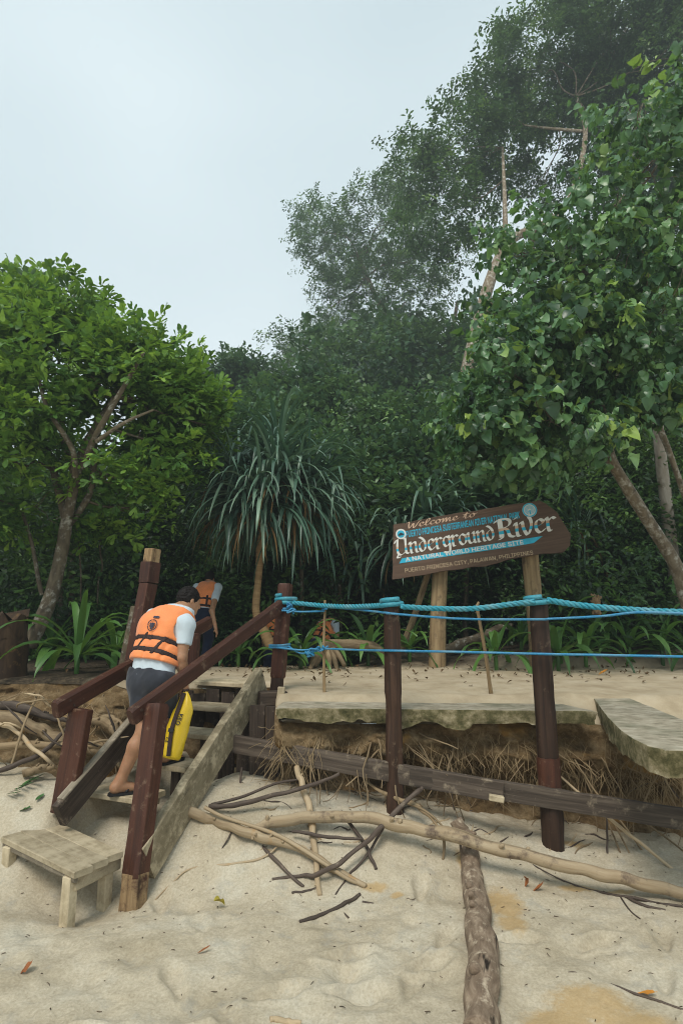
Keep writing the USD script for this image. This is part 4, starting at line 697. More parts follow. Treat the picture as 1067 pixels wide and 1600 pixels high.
for k in range(12):
    px, py = -5 + 16.5 * k + lg.uniform(-5, 5), lg.uniform(1085, 1185); a = lg.uniform(-1.1, 1.3); L = lg.uniform(35, 80); dd_ = float(np.interp(py, [1080, 1200], [5.75, 5.18]))
    log('tree_root', f'{ORD[k]} slender stray root from the left edge, tangled over the left bank', 'root', [(px + L * (t - .5) * math.cos(a) + lg.normal(0, 5), py + L * (t - .5) * math.sin(a) + lg.normal(0, 4), dd_ - .06 - .1 * math.sin(3 * t), r_) for t, r_ in ((0, .004), (.3, .009), (.65, .0085), (1, .004))], ['root_tan', 'drift_pale', 'twig_dark'][k % 3], 26, 6, .15, 500 + k, 12, group='slender roots over the left bank')
# mound-forming roots on the path behind the thin stick
th = thing('arching_root', 'arching bare root with splayed feet at the back of the path', 'root', P(500, 1045, 8.6))
part(th, 'arch', tube([[*P(488, 1040, 8.5), .07], [*P(508, 1012, 8.6), .09], [*P(540, 1008, 8.7), .085], [*P(580, 1010, 8.8), .075], [*P(600, 1022, 8.9), .05]], 40, 10, .12, 71, 5), M['root_tan'], smooth=True)
for k, (a_, b2) in enumerate((((505, 1016), (484, 1046)), ((512, 1015), (515, 1052)), ((516, 1014), (528, 1052)), ((518, 1014), (538, 1040)))):
    part(th, 'root_foot', tube([[*P(*a_, 8.6), .06], [*(P((a_[0] + b2[0]) / 2, (a_[1] + b2[1]) / 2 - 4, 8.5)), .045], [*P(*b2, 8.35), .03]], 16, 8, .12, 72 + k, 6), M['root_tan'], smooth=True)
log('driftwood_log', 'fallen brown trunk lying behind the sign posts at the back of the path', 'log', [(610, 1038, 9.6, .07), (660, 1026, 9.8, .09), (720, 1008, 10, .09), (775, 985, 10.2, .07), (800, 978, 10.3, .05)], 'bark_brown', 40, 10, .1, 80, 4)
# stump at the left edge
stp = [P(2, 1066, 6.6), P(4, 1010, 6.55), P(6, 962, 6.5)]
th = thing('tree_stump', 'broken reddish rotting stump at the left edge above the bank', 'stump', stp[0])
tb = tube([[*(stp[0] - [0, 0, .15]), .30], [*stp[1], .25], [*stp[2], .24]], 26, 22, .14, 81, 4)
v = tb[0]; topm = v[:, 2] > stp[2][2] - .22; v[topm, 2] += (fbm(v[topm] * 9, 3, 82) - .55) * .55
M['stump'] = wood('rotting_red_stump', [(.015, .009, .006), (.045, .026, .014), (.10, .06, .03)], grain=(10, 10, 1.6), bump=1.0, dirt=(.22, .12, .04), dirt_amt=.64)
part(th, 'trunk', tb, M['stump'], smooth=True)
log('weathered_stake', 'short cut stake end showing behind the rope at the right', 'post', [(932, 962, 8.6, .055), (932, 945, 8.6, .055), (932, 930, 8.6, .055)], 'bare_end', 12, 8, .06, 83, 8)
# fallen leaves and debris
M['leaf_yellow'] = plain('fallen_yellow_leaf', (.42, .34, .05), .6, .3, .25, 20); M['leaf_rust'] = plain('fallen_rust_leaf', (.25, .085, .025), .6, .3, .35, 25); M['leaf_orange'] = plain('fallen_orange_leaf', (.48, .20, .03), .6, .3, .25, 20); M['leaf_dead_green'] = plain('fallen_green_leaf', (.045, .12, .03), .5, .4, .3, 20)
def blade(L, W, curl, fold, n=8, seed=0, shape=(0.05, .55, .9, 1, .85, .45, .02)):
    t = np.linspace(0, 1, n); w = np.interp(t, np.linspace(0, 1, len(shape)), shape) * W / 2; a = np.cumsum(np.full(n, curl / n)); x = np.cumsum(np.cos(a)) * L / n; z = np.cumsum(np.sin(a)) * L / n; g = np.random.default_rng(seed)
    rows = [np.stack([x, s_ * w, z + abs(s_) * w * fold + g.normal(0, .06, n) * W * abs(s_)], -1) for s_ in (-1, 0, 1)]
    v = np.stack(rows, 1).reshape(-1, 3); i, j = np.meshgrid(np.arange(n - 1), np.arange(2), indexing='ij'); a_ = i * 3 + j
    return v, tri(np.stack([a_, a_ + 3, a_ + 4, a_ + 1], -1).reshape(-1, 4))
def rotz(v, a): c, s_ = math.cos(a), math.sin(a); return v @ np.array([[c, s_, 0], [-s_, c, 0], [0, 0, 1]])
def fallen(px, py, L, W, ang, curl, fold, mat, label, seed, cat='leaf'):
    v, f = blade(L, W, curl, fold, 9, seed); p = ground_px(px, py); v = rotz(v - v.mean(0), ang); v[:, 2] -= v[:, 2].min(); solo('fallen_leaf', (v + p + [0, 0, .004], f), M[mat], label, cat, smooth=True)
fallen(343, 1421, .13, .055, .9, -.9, .9, 'leaf_yellow', 'curled yellow-green leaf on the sand right of the stair foot', 1)
fallen(822, 1388, .09, .05, .2, 2.6, 1.0, 'leaf_rust', 'curled rust-brown dead leaf on top of the ochre stain', 2)
fallen(842, 1395, .12, .035, -.3, 1.2, .9, 'leaf_rust', 'twisted dark end of a dead leaf right of the ochre stain', 3)
fallen(1012, 1558, .11, .035, -.45, .5, .4, 'leaf_orange', 'orange leaf on the sand at lower right', 4)
fallen(319, 1489, .09, .02, .35, .6, .5, 'leaf_rust', 'narrow reddish leaf in the open foreground sand', 5)
fallen(42, 1521, .09, .05, .7, 1.2, .6, 'leaf_rust', 'crumpled maroon leaf at lower left', 6)
fallen(930, 1071, .14, .05, .1, .6, .5, 'leaf_orange', 'orange leaf lying on the path behind the curved slab', 7) if False else None
vv, ff = blade(.16, .07, .8, .6, 9, 8); pp = P(934, 1069, 7.55); pp[2] = terr_z(np.array(pp[0]), np.array(pp[1])) + .01
solo('fallen_leaf', (vv + pp, ff), M['leaf_orange'], 'orange-yellow leaf lying on the path behind the curved slab', 'leaf', smooth=True)
sp = thing('leafy_sprig', 'fallen sprig of green leaves on the sand at the left edge', 'leaf', ground_px(25, 1235))
gl = np.random.default_rng(5)
for k in range(14):
    v, f = blade(.13, .028, .4, .4, 7, k); p = ground_px(8 + 3.2 * k, 1244 - 1.6 * k + gl.normal(0, 2)); part(sp, 'leaflet', (rotz(v, (1 if k % 2 else -1) * gl.uniform(.4, 1.0) + .35) + p + [0, 0, .01 + .002 * k], f), M['leaf_dead_green'], smooth=True)
for k, (px, py, lab) in enumerate([(40, 1268, 'small green leaf on the sand left of the plank post'), (62, 1250, 'narrow green leaf on the sand just left of the plank post')]): fallen(px, py, .11, .04, .3 + k, .5, .5, 'leaf_dead_green', lab, 20 + k)
deb = []
for k in range(420):
    x, y = gl.uniform(-2.4, 2.8), 2.5 + 2.9 * gl.uniform() ** .7; p = np.array([x, y, H(x, y)]); a = gl.uniform(0, 6.28); L = gl.uniform(.006, .035); d = np.array([math.cos(a), math.sin(a), gl.normal(0, .08)])
    deb.append(tube(np.array([[*(p + [0, 0, .002]), .0015], [*(p + d * L * .5 + [gl.normal(0, .004), gl.normal(0, .004), .004]), .0025], [*(p + d * L + [0, 0, .002]), .001]]), 4, 4))
M['debris'] = plain('dark_bits', (.075, .052, .033), .9, .2, .5, 3.0)
solo('sand_debris', join(deb), M['debris'], 'scattered dark bits of bark and twig on the sand', None, kind='stuff')

lit = []; pg2 = np.random.default_rng(17)
for k in range(420):
    x = pg2.uniform(-3.2, 4.2); y = 6.3 + 3.2 * pg2.uniform() ** .55
    if y < lip(x) + .15: continue
    v, f = blade(pg2.uniform(.04, .11), pg2.uniform(.018, .045), pg2.uniform(-.8, 1.4), pg2.uniform(.2, .9), 5, k); v = rotz(v, pg2.uniform(0, 6.28)); v[:, 2] -= v[:, 2].min(); z = float(terr_z(np.array([x]), np.array([y]))[0]); lit.append((v + [x, y, z + .003], f))
M['litter'] = leafmat('dry_leaf_litter', [(0, (.05, .03, .015)), (.5, (.13, .08, .035)), (.9, (.24, .15, .06)), (1, (.36, .25, .05))], .7, .1, (.2, .12, .04), .2)
solo('path_litter', join(lit), M['litter'], 'dry brown leaf litter scattered over the sandy path', None, kind='stuff')
# ------------------------------------------------------------------ people: one continuous surface per body, drawn as a distance field
class Field:
    def __init__(s, lo, hi, h):
        s.lo, s.h = np.asarray(lo, float), h; s.n = np.ceil((np.asarray(hi) - s.lo) / h).astype(int) + 1; s.D = np.full(s.n, 1.0, np.float32)
    def _win(s, lo, hi):
        a = np.clip(np.floor((np.asarray(lo) - s.lo) / s.h).astype(int), 0, s.n - 1); b = np.clip(np.ceil((np.asarray(hi) - s.lo) / s.h).astype(int) + 1, 1, s.n)
        sl = tuple(slice(x, y) for x, y in zip(a, b)); g = [s.lo[k] + s.h * np.arange(a[k], b[k]) for k in range(3)]
        return sl, np.stack(np.meshgrid(*g, indexing='ij'), -1)
    def _put(s, sl, d, k, mode='u'):
        A = s.D[sl]
        if mode == 'u':
            if k > 0: h = np.clip(.5 + .5 * (A - d) / k, 0, 1); s.D[sl] = A * (1 - h) + d * h - k * h * (1 - h)
            else: s.D[sl] = np.minimum(A, d)
        else: s.D[sl] = np.maximum(A, -d)
    def cone(s, a, b, ra, rb, k=.03, flat=None, mode='u'):
        """Capsule that tapers; flat=(axis, factor) squashes it along an axis."""
        a, b = np.asarray(a, float), np.asarray(b, float); m = max(ra, rb) * (1 if flat is None else max(1, 1 / flat[1])) + 2 * k + 3 * s.h
        sl, p = s._win(np.minimum(a, b) - m, np.maximum(a, b) + m)
        if p.size == 0: return
        ab = b - a; t = np.clip(((p - a) @ ab) / (ab @ ab), 0, 1); q = p - a - t[..., None] * ab
        if flat is not None: ax = nz(flat[0]); c = q @ ax; q = q + (c * (1 / flat[1] - 1))[..., None] * ax
        d = np.linalg.norm(q, axis=-1) - (ra + (rb - ra) * t)
        if flat is not None: d = d * min(1, flat[1])
        s._put(sl, d.astype(np.float32), k, mode)
    def ell(s, c, axes, r, k=.02, mode='u'):
        c, r, B = np.asarray(c, float), np.asarray(r, float), np.asarray(axes, float); m = r.max() + 2 * k + 3 * s.h
        sl, p = s._win(c - m, c + m)
        if p.size == 0: return
        q = (p - c) @ B.T / r; L = np.linalg.norm(q, axis=-1); d = (L - 1) * r.min() * .8 + (L - 1) * (np.linalg.norm(q * r, axis=-1) / np.maximum(L, 1e-6) - r.min()) * .5
        s._put(sl, d.astype(np.float32), k, mode)
    def clip(s, p0, n):
        sl, p = s._win(s.lo, s.lo + s.h * (s.n - 1)); s.D[sl] = np.maximum(s.D[sl], ((p - np.asarray(p0)) @ nz(n)).astype(np.float32))
    def pts(s): return s._win(s.lo, s.lo + s.h * (s.n - 1))[1]
    def mesh(s, smooth=2):
        D = s.D; ins = D < 0
        c = sum(ins[i:D.shape[0] - 1 + i, j:D.shape[1] - 1 + j, k:D.shape[2] - 1 + k].astype(np.int8) for i in (0, 1) for j in (0, 1) for k in (0, 1))
        cell = (c > 0) & (c < 8); idx = -np.ones(cell.shape, int); ijk = np.argwhere(cell); idx[cell] = np.arange(len(ijk))
        acc = np.zeros((len(ijk), 3)); cnt = np.zeros(len(ijk)); cor = [(i, j, k) for i in (0, 1) for j in (0, 1) for k in (0, 1)]
        for a in cor:
            for ax in range(3):
                if a[ax] == 0:
                    b = list(a); b[ax] = 1; da = D[tuple((ijk + a).T)]; db = D[tuple((ijk + b).T)]; x = (da < 0) != (db < 0)
                    t = np.where(x, da / np.where(x, da - db, 1), 0); e = np.tile(np.array(a, float), (len(ijk), 1)); e[:, ax] += t; acc[x] += e[x]; cnt[x] += 1
        V = s.lo + (ijk + acc / np.maximum(cnt, 1)[:, None]) * s.h; F = []
        for ax in range(3):
            u, v = [(1, 2), (2, 0), (0, 1)][ax]; a = np.argwhere(ins[tuple(slice(0, -1) if q == ax else slice(1, -1) for q in range(3))] != ins[tuple(slice(1, None) if q == ax else slice(1, -1) for q in range(3))])
            off = np.ones(3, int); off[ax] = 0; a = a + off; eu, ev = np.eye(3, dtype=int)[u], np.eye(3, dtype=int)[v]
            q = [idx[tuple((a - e).T)] for e in (eu + ev, ev, 0 * eu, eu)]; flip = ins[tuple(a.T)]; q = np.stack(q, 1); q = np.where(flip[:, None], q, q[:, ::-1]); F.append(q[(q >= 0).all(1)])
        F = tri(np.vstack(F)); V0 = V.copy()
        if smooth:                                                   # relaxes the grid's steps without shrinking
            from scipy.sparse import coo_matrix
            e = np.vstack([F[:, [0, 1]], F[:, [1, 2]], F[:, [2, 0]]]); e = np.unique(np.sort(e, 1), axis=0); n = len(V); A = coo_matrix((np.ones(2 * len(e)), (np.r_[e[:, 0], e[:, 1]], np.r_[e[:, 1], e[:, 0]])), shape=(n, n)).tocsr(); dg = np.maximum(np.asarray(A.sum(1)), 1)
            for _ in range(smooth * 2):
                for w in (.5, -.51): V = V + w * (A @ V / dg - V)
            d = V - V0; L = np.linalg.norm(d, axis=1, keepdims=True); V = V0 + d * np.minimum(1, 1.2 * s.h / np.maximum(L, 1e-9))
        return V, F
def skin_mat(name, col): return plain(name, col, .5, .4, .12, 25, .15, sss=.15)
M['skin'] = skin_mat('tan_skin', (.36, .19, .105)); M['hair'] = plain('black_hair', (.008, .006, .005), .6, .15, .4, 90, .5)
def cloth(name, col, var=.12, fold=.5, rough=.85): return plain(name, col, rough, .2, var, 9, fold, .2, 22)
M['shirt'] = cloth('pale_blue_tee', (.50, .58, .63), .06, .35); M['shorts'] = cloth('charcoal_shorts', (.030, .033, .042), .3, .5); M['navy'] = cloth('navy_trousers', (.012, .018, .04), .3)
M['vest'] = plain('orange_vest_fabric', (.80, .245, .075), .6, .3, .10, 8, .5, .3, 26); M['strap'] = plain('black_webbing', (.030, .016, .014), .7, .3, .3, 60); M['rubber'] = plain('black_rubber', (.012, .012, .013), .6, .4, .2, 30)
M['print'] = plain('vest_print', (.05, .05, .075), .6, .3, .3, 30)
def frame(up, fwd): u = nz(up); f = nz(fwd - np.dot(fwd, u) * u); return np.array([nz(np.cross(f, u)), f, u])        # rows: right, forward, up
def hand(F, wrist, dirv, palm_n, s=1.0, curl=1.0):
    """A palm, four unequal bent fingers and a thumb that leaves the palm's side."""
    d = nz(dirv); nrm = nz(palm_n - np.dot(palm_n, d) * d); sd = np.cross(d, nrm)
    F.cone(wrist, wrist + d * .075 * s, .024 * s, .030 * s, .015, (nrm, .55)); base = wrist + d * .078 * s
    F.cone(wrist + d * .03 * s - sd * .016 * s, base - sd * .026 * s, .018 * s, .014 * s, .012); F.cone(wrist + d * .03 * s + sd * .016 * s, base + sd * .026 * s, .018 * s, .014 * s, .012)
    for k, L in enumerate((.068, .078, .073, .056)):
        o = base + sd * (k - 1.5) * .019 * s; a = d
        for q, (fr, r) in enumerate(((.45, .0088), (.32, .008), (.25, .007))):
            ang = curl * (.45, .75, .6)[q]; a = nz(a * math.cos(ang) + nrm * math.sin(ang) - 0 * sd); e = o + a * L * fr * s; F.cone(o, e, r * s, r * .92 * s, .003); o = e
    o = wrist + d * .022 * s - sd * .026 * s; a = nz(d * .7 - sd * .75 + nrm * .35); e = o + a * .038 * s; F.cone(o, e, .0125 * s, .0105 * s, .008); F.cone(e, e + nz(d * .85 - sd * .2 + nrm * .6) * .032 * s, .0105 * s, .0085 * s, .003)
def head(F, c, R, s=1.0):
    r, f, u = R
    F.ell(c, R, (.077 * s, .098 * s, .112 * s), .02); F.ell(c - u * .055 * s + f * .035 * s, R, (.056 * s, .062 * s, .07 * s), .03)
    F.cone(c + f * .097 * s + u * .012 * s, c + f * .112 * s - u * .026 * s, .009 * s, .015 * s, .012)               # nose
    F.ell(c + f * .086 * s - u * .062 * s, R, (.024 * s, .012 * s, .008 * s), .006); F.ell(c + f * .078 * s - u * .095 * s, R, (.025 * s, .02 * s, .018 * s), .015)
    F.ell(c + f * .088 * s + u * .024 * s, R, (.05 * s, .012 * s, .008 * s), .012)
    for sd in (-1, 1): F.ell(c + r * sd * .078 * s - f * .008 * s - u * .012 * s, R, (.011 * s, .019 * s, .031 * s), .006)
# ---- the climbing man
dS = nz(np.array([.40, .92, 0])); rS = np.array([dS[1], -dS[0], 0])
hipc = P(237, 1062, 5.14); neck = P(281, 951, 5.40); chest = P(257, 982, 5.33); waist = P(243, 1030, 5.20)
shR, shL = P(290, 976, 5.22), P(240, 966, 5.54)
elR, wrR = P(283, 1028, 5.16), P(287, 1062, 5.20)
hipLft, hipRgt = hipc - rS * .10 - [0, 0, .02], hipc + rS * .10 - [0, 0, .02]
knL, anL = P(226, 1141, 5.08), P(188, 1220, 5.03)
knR, anR = P(263, 1118, 5.36), P(262, 1172, 5.40)
lo, hi = np.array([-2.05, 4.80, .25]), np.array([-1.15, 5.85, 2.12])
tor_up = nz(neck - hipc); TF = frame(tor_up, dS * .9 + np.array([0, 0, -.3])); hdR = frame(nz(np.array([.12, .30, .9])), nz(np.array([.75, .62, -.50])))
hc = P(295, 939, 5.50)
def torso(F, g, k=.05):
    F.cone(hipc, waist, .150 + g, .142 + g, k, (TF[1], .78)); F.cone(hipc - TF[0] * .075, waist - TF[0] * .06, .125 + g, .12 + g, k); F.cone(hipc + TF[0] * .075, waist + TF[0] * .06, .125 + g, .12 + g, k)
    F.cone(waist - TF[0] * .05, chest - TF[0] * .075, .125 + g, .128 + g, k); F.cone(waist + TF[0] * .05, chest + TF[0] * .075, .125 + g, .128 + g, k); F.cone(chest - TF[0] * .07, neck - TF[0] * .07 - tor_up * .05, .125 + g, .085 + g, k); F.cone(chest + TF[0] * .07, neck + TF[0] * .07 - tor_up * .05, .125 + g, .085 + g, k)
    F.cone(chest, neck - tor_up * .02, .13 + g, .085 + g, k)
def arms(F, g=0, part_=1.0):
    for sh, el, wr in ((shR, elR, wrR), (shL, shL + np.array([.0, .10, -.26]), P(224, 1024, 5.62))):
        F.cone(neck - tor_up * .05 + (sh - neck) * .3, sh, .06 + g, .066 + g, .05); F.cone(sh, sh + (el - sh) * part_, .066 + g, .066 + g - .014 * part_, .03)
        if part_ == 1.0: F.cone(el, el + (wr - el) * .35, .050, .048, .02); F.cone(el + (wr - el) * .35, wr, .048, .031, .02)
pm = thing('person', 'man in orange life vest and charcoal shorts climbing the stairs with a yellow bag', 'person', P(188, 1240, 5.0), 'people in orange life vests')
F = Field(lo, hi, .0085); torso(F, -.012); arms(F)
F.cone(neck - tor_up * .04, hc - hdR[2] * .06 - hdR[1] * .02, .066, .062, .03); head(F, hc, hdR, 1.06)
for hp, kn, an in ((hipLft, knL, anL), (hipRgt, knR, anR)):
    F.cone(hp, kn, .098, .066, .04); ca = kn + (an - kn) * .33; bk = -nz(np.cross(np.cross(an - kn, dS), an - kn)) * np.sign(np.dot(np.cross(np.cross(an - kn, dS), an - kn), dS))
    F.cone(kn, ca + bk * .016, .062, .064, .03); F.cone(ca + bk * .016, an, .062, .042, .03)
footL = [P(174, 1233, 5.03), P(207, 1236, 4.98)]; zt_ = 0.435
fd = nz(np.array([.86, .50, 0])); hl0 = np.array([anL[0], anL[1], 0]) - fd * .055; 
tA = P(215, 1250, 4.91)[2] + .004; tB = P(285, 1200, 5.27)[2] + .004
def foot(F, an, fd, z):
    h = np.array([an[0], an[1], z + .040]) - fd * .035; F.cone(an, h, .044, .040, .03); F.cone(h, h + fd * .12 - [0, 0, .012], .042, .034, .03); b = h + fd * .15 - [0, 0, .018]; sd = np.array([fd[1], -fd[0], 0])
    F.cone(h + fd * .08, b, .036, .032, .03, (np.array([0, 0, 1.]), .7))
    for k, (o, L, r) in enumerate(((-.034, .055, .014), (-.012, .058, .011), (.006, .052, .0105), (.022, .045, .010), (.037, .036, .0095))): F.cone(b + sd * o * .9, b + sd * o + fd * L - [0, 0, .006], r, r, .006)
anL[2] = max(anL[2], tA + .10); foot(F, anL, fd, tA + .018); anR[2] = tB + .12; foot(F, anR, nz(np.array([.5, .86, 0])), tB + .018)
hand(F, wrR, nz(np.array([.10, .03, -1])), nz(np.array([-.35, .8, 0])), 1.05, .9)
wl = P(224, 1024, 5.62); hand(F, wl, nz(np.array([.3, .75, .1])), np.array([.2, 0, -1.]), 1.05, .5)
body = part(pm, 'body', F.mesh(2), M['skin'], smooth=True)
for sd in (-1, 1): part(pm, 'eye', tuple(np.array(x) for x in ((lambda m: (m.vertices * .012 + hc + hdR[1] * .083 + hdR[0] * sd * .032 - hdR[2] * .002, m.faces))(trimesh.creation.icosphere(2)))), M['rubber'], smooth=True)
F = Field(hc - .2, hc + .2, .006); F.ell(hc + hdR[2] * .022 - hdR[1] * .014, hdR, (.093, .112, .116), 0); F.clip(hc + hdR[1] * .052, hdR[1] + hdR[2] * -.55); F.clip(hc - hdR[2] * .055 - hdR[1] * .05, -hdR[2] + hdR[1] * .12)
q = F.pts(); F.D += (.010 * (noise(q * 70, 3) - .5) + .006 * (noise(q * 160, 4) - .5)).astype(np.float32); part(pm, 'hair', F.mesh(0), M['hair'], smooth=True)
F = Field(hipc - [.42, .30, .10], np.maximum(neck, shL) + [.36, .30, .12], .009); torso(F, .008); arms(F, .016, .60); F.clip(hipc + tor_up * .015, -tor_up + np.array([0, 0, -.5])); F.clip(neck - tor_up * .0, tor_up)
for sh, el in ((shR, elR), (shL, shL + np.array([.0, .10, -.26]))):
    sl, p = F._win(sh - .2, sh + .2); e = sh + (el - sh) * .62; near = np.linalg.norm(p - (sh + el) / 2, axis=-1) < .22
    F.D[sl] = np.where(near & (((p - e) @ nz(el - sh)) > 0) & (np.linalg.norm(np.cross(p - sh, nz(el - sh)), axis=-1) < .11), np.maximum(F.D[sl], ((p - e) @ nz(el - sh)).astype(np.float32)), F.D[sl])
q = F.pts(); F.D += (.024 * (fbm((q + .25 * q[..., 2:] * np.array([1, .3, 0])) * [15, 15, 6], 3, 5) - .5)).astype(np.float32); part(pm, 'shirt', F.mesh(1), M['shirt'], smooth=True)
F = Field(np.minimum(knL, hipc) - [.2, .25, .05], np.maximum(knR, waist) + [.25, .25, .10], .009)
for g, (hp, kn, fr) in enumerate(((hipLft, knL, .80), (hipRgt, knR, .85))): F.cone(hp, hp + (kn - hp) * fr, .122, .100, .05)
F.cone(hipc - TF[0] * .085, waist - TF[0] * .06 - tor_up * .02, .142, .136, .05); F.cone(hipc + TF[0] * .085, waist + TF[0] * .06 - tor_up * .02, .142, .136, .05); F.cone(hipc, waist - tor_up * .03, .16, .15, .05, (TF[1], .85)); F.clip(hipc + tor_up * .070, tor_up + np.array([0, 0, .5]))
for hp, kn, fr in ((hipLft, knL, .80), (hipRgt, knR, .85)):
    e = hp + (kn - hp) * fr; dv = nz(kn - hp); sl, p = F._win(e - .25, e + .25); ok = np.linalg.norm(np.cross(p - hp, dv), axis=-1) < .15
    F.D[sl] = np.where(ok & (((p - e) @ dv) > -.02), np.maximum(F.D[sl], ((p - e) @ dv).astype(np.float32)), F.D[sl])
q = F.pts(); F.D += (.030 * (fbm((q + .5 * q[..., 2:] * np.array([-1, .3, 0])) * [13, 13, 5], 3, 6) - .5)).astype(np.float32); part(pm, 'shorts', F.mesh(1), M['shorts'], smooth=True)
# vest: a puffed shell on the torso with arm holes and hem, quilted into panels, webbing round it
VLO, VHI = np.minimum(waist, neck) - [.32, .30, .12], np.maximum(waist, neck) + [.32, .22, .12]
def vest_field(g, h=.0085):
    F = Field(VLO, VHI, h); torso(F, g, .05); F.cone(neck - tor_up * .06 + (shR - neck) * .42, chest + TF[0] * .08, .075 + g * .7, .11 + g, .04); F.cone(neck - tor_up * .06 + (shL - neck) * .42, chest - TF[0] * .08, .075 + g * .7, .11 + g, .04); return F
def vest_cut(F):
    F.clip(waist + tor_up * -.040, -tor_up + TF[1] * .1); F.clip(neck - tor_up * .05 - TF[1] * .05, tor_up + TF[1] * .25)
    for sh, s_ in ((shR, 1), (shL, -1)): F.cone(sh + TF[0] * s_ * .10 - tor_up * .035, sh + TF[0] * s_ * .025 - tor_up * .055, .125, .105, 0, mode='s')
def tcoord(p): q = p - waist; return q @ TF[0], q @ TF[1], q @ tor_up
B1, B2 = .135, .025; VX = (-.085, .10)
F = vest_field(.042); a_, b2, c2 = tcoord(F.pts())
quilt = np.zeros_like(a_)
for z0, w in ((B1, .02), (B2, .02)): quilt += .014 * np.exp(-((c2 - z0) / w) ** 2)
for x0 in (-.16, .005, .165): quilt += .012 * np.exp(-((a_ - x0) / .014) ** 2) * (c2 < B1 + .02)
F.D += (quilt + .012 * (fbm(F.pts() * 11, 3, 8) - .5)).astype(np.float32); vest_cut(F); vest = part(pm, 'life_vest', F.mesh(3), M['vest'], smooth=True)
def strap_piece(cond, g, name, lab=None):
    F = vest_field(g); a, b, c = tcoord(F.pts()); F.D = np.maximum(F.D, cond(a, b, c).astype(np.float32)); G = vest_field(g - .012); F.D = np.maximum(F.D, -G.D); vest_cut(F); part(vest, name, F.mesh(0), M['strap'], smooth=40)
strap_piece(lambda a, b, c: np.abs(c - B1 + .015 * a) - .021, .040, 'belt'); strap_piece(lambda a, b, c: np.abs(c - B2 + .03 * a) - .021, .041, 'belt')
strap_piece(lambda a, b, c: np.maximum(np.maximum(np.abs(a - VX[0] - .25 * (c - .03)) - .014, c - B1 - .045), np.maximum(B2 - .015 - c, b)), .045, 'web')
strap_piece(lambda a, b, c: np.maximum(np.maximum(np.abs(a - VX[1] - .35 * (c - .03)) - .016, c - B1 - .025), np.maximum(B2 - .04 - c, b)), .045, 'web')
def hug(a0, c0):      # the point of the vest's back at panel coordinates
    o = waist + TF[0] * a0 + tor_up * c0; ts = np.linspace(0, .35, 120); q = o - np.outer(ts, TF[1]); ij = np.clip(((q - VF.lo) / VF.h).round().astype(int), 0, VF.n - 1); s_ = VF.D[tuple(ij.T)]; return q[int(np.argmax(s_ > 0))] - TF[1] * .006
VF = vest_field(.042)
def back_print(shape, name):
    tv, tf = trimesh.creation.triangulate_polygon(shape.segmentize(.008), engine='triangle') if False else trimesh.creation.triangulate_polygon(shape, engine='earcut'); m = trimesh.Trimesh(np.hstack([tv, np.zeros((len(tv), 1))]), tf, process=False).subdivide_to_size(.012)
    v = np.array([hug(x, y) for x, y in np.array(m.vertices)[:, :2]]); v2 = v - TF[1] * .003; f = np.array(m.faces); nrm = np.cross(v[f[0, 1]] - v[f[0, 0]], v[f[0, 2]] - v[f[0, 0]]); f = f if np.dot(nrm, -TF[1]) > 0 else f[:, ::-1]
    part(vest, name, (v2, f), M['print'], smooth=True)
cc = Point(-.01, .235)
back_print(cc.buffer(.052).difference(cc.buffer(.045)), 'crest_ring')
back_print(unary_union([Point(-.01, .237).buffer(.018), Polygon([(-.03, .215), (.01, .215), (.014, .252), (-.035, .252)]), Polygon([(-.02, .20), (0, .20), (0, .22), (-.02, .22)])]).buffer(.002), 'crest')
back_print(Polygon([(-.03, .302), (.035, .302), (.035, .322), (-.03, .322)]), 'name_patch')
# sandals
def sandal(an, fd, z):
    sd = np.array([fd[1], -fd[0], 0]); h = np.array([an[0], an[1], z]); o = [(-.085, 0), (-.075, .034), (0, .038), (.09, .046), (.15, .045), (.185, .02), (.19, -.01), (.16, -.042), (.05, -.037), (-.07, -.034)]
    pg_ = Polygon(o).buffer(.008).simplify(.002); m = trimesh.creation.extrude_polygon(pg_, .018, engine='earcut'); v = np.array(m.vertices); v = h + np.outer(v[:, 0], fd) + np.outer(v[:, 1], sd) + np.outer(v[:, 2], [0, 0, 1]); f = np.array(m.faces); f = f if np.dot(np.cross(fd, sd), [0, 0, 1]) > 0 else f[:, ::-1]
    s_ = part(pm, 'sandal', (v, f), M['rubber'], smooth=30)
    for s2 in (-1, 1): part(s_, 'thong', tube([[*(h + fd * .135 + [0, 0, .02]), .006], [*(h + fd * .095 + sd * s2 * .022 + [0, 0, .062]), .009], [*(h + fd * .04 + sd * s2 * .042 + [0, 0, .022]), .009]], 14, 6), M['rubber'], smooth=True)
sandal(anL, fd, tA); sandal(anR, nz(np.array([.5, .86, 0])), tB)
# the yellow dry bag in his hand
M['bag'] = plain('yellow_coated_fabric', (.62, .42, .012), .38, .5, .08, 6, .35, 0, 14)
top_b, bot_b = P(290, 1080, 5.17), P(265, 1186, 5.06)
bax = nz(top_b - bot_b); bR = nz(np.array([.95, -.30, 0])); bN = nz(np.cross(bR, bax)); bR = np.cross(bax, bN)
t = np.linspace(0, 1, 44); kk = 40; ang = np.arange(kk) * 2 * math.pi / kk; L_ = np.linalg.norm(top_b - bot_b)
wid = np.interp(t, [0, .03, .12, .45, .70, .90, 1], [.082, .098, .100, .104, .092, .050, .016]); dep = np.interp(t, [0, .03, .12, .5, .8, 1], [.035, .052, .055, .050, .030, .008]); shift = np.interp(t, [0, .5, .72, 1], [0, .012, .022, 0])
pth = bot_b + np.outer(t * L_, bax) + np.outer(shift, bR); sec = np.stack([np.cos(ang)[None] * wid[:, None], np.sin(ang)[None] * dep[:, None]], -1)
bv, bf, bl = loft(pth, sec, bN); nn = 44 * kk; cen = np.repeat(pth, kk, 0); A_ = np.tile(ang, 44); Tt = np.repeat(t, kk)
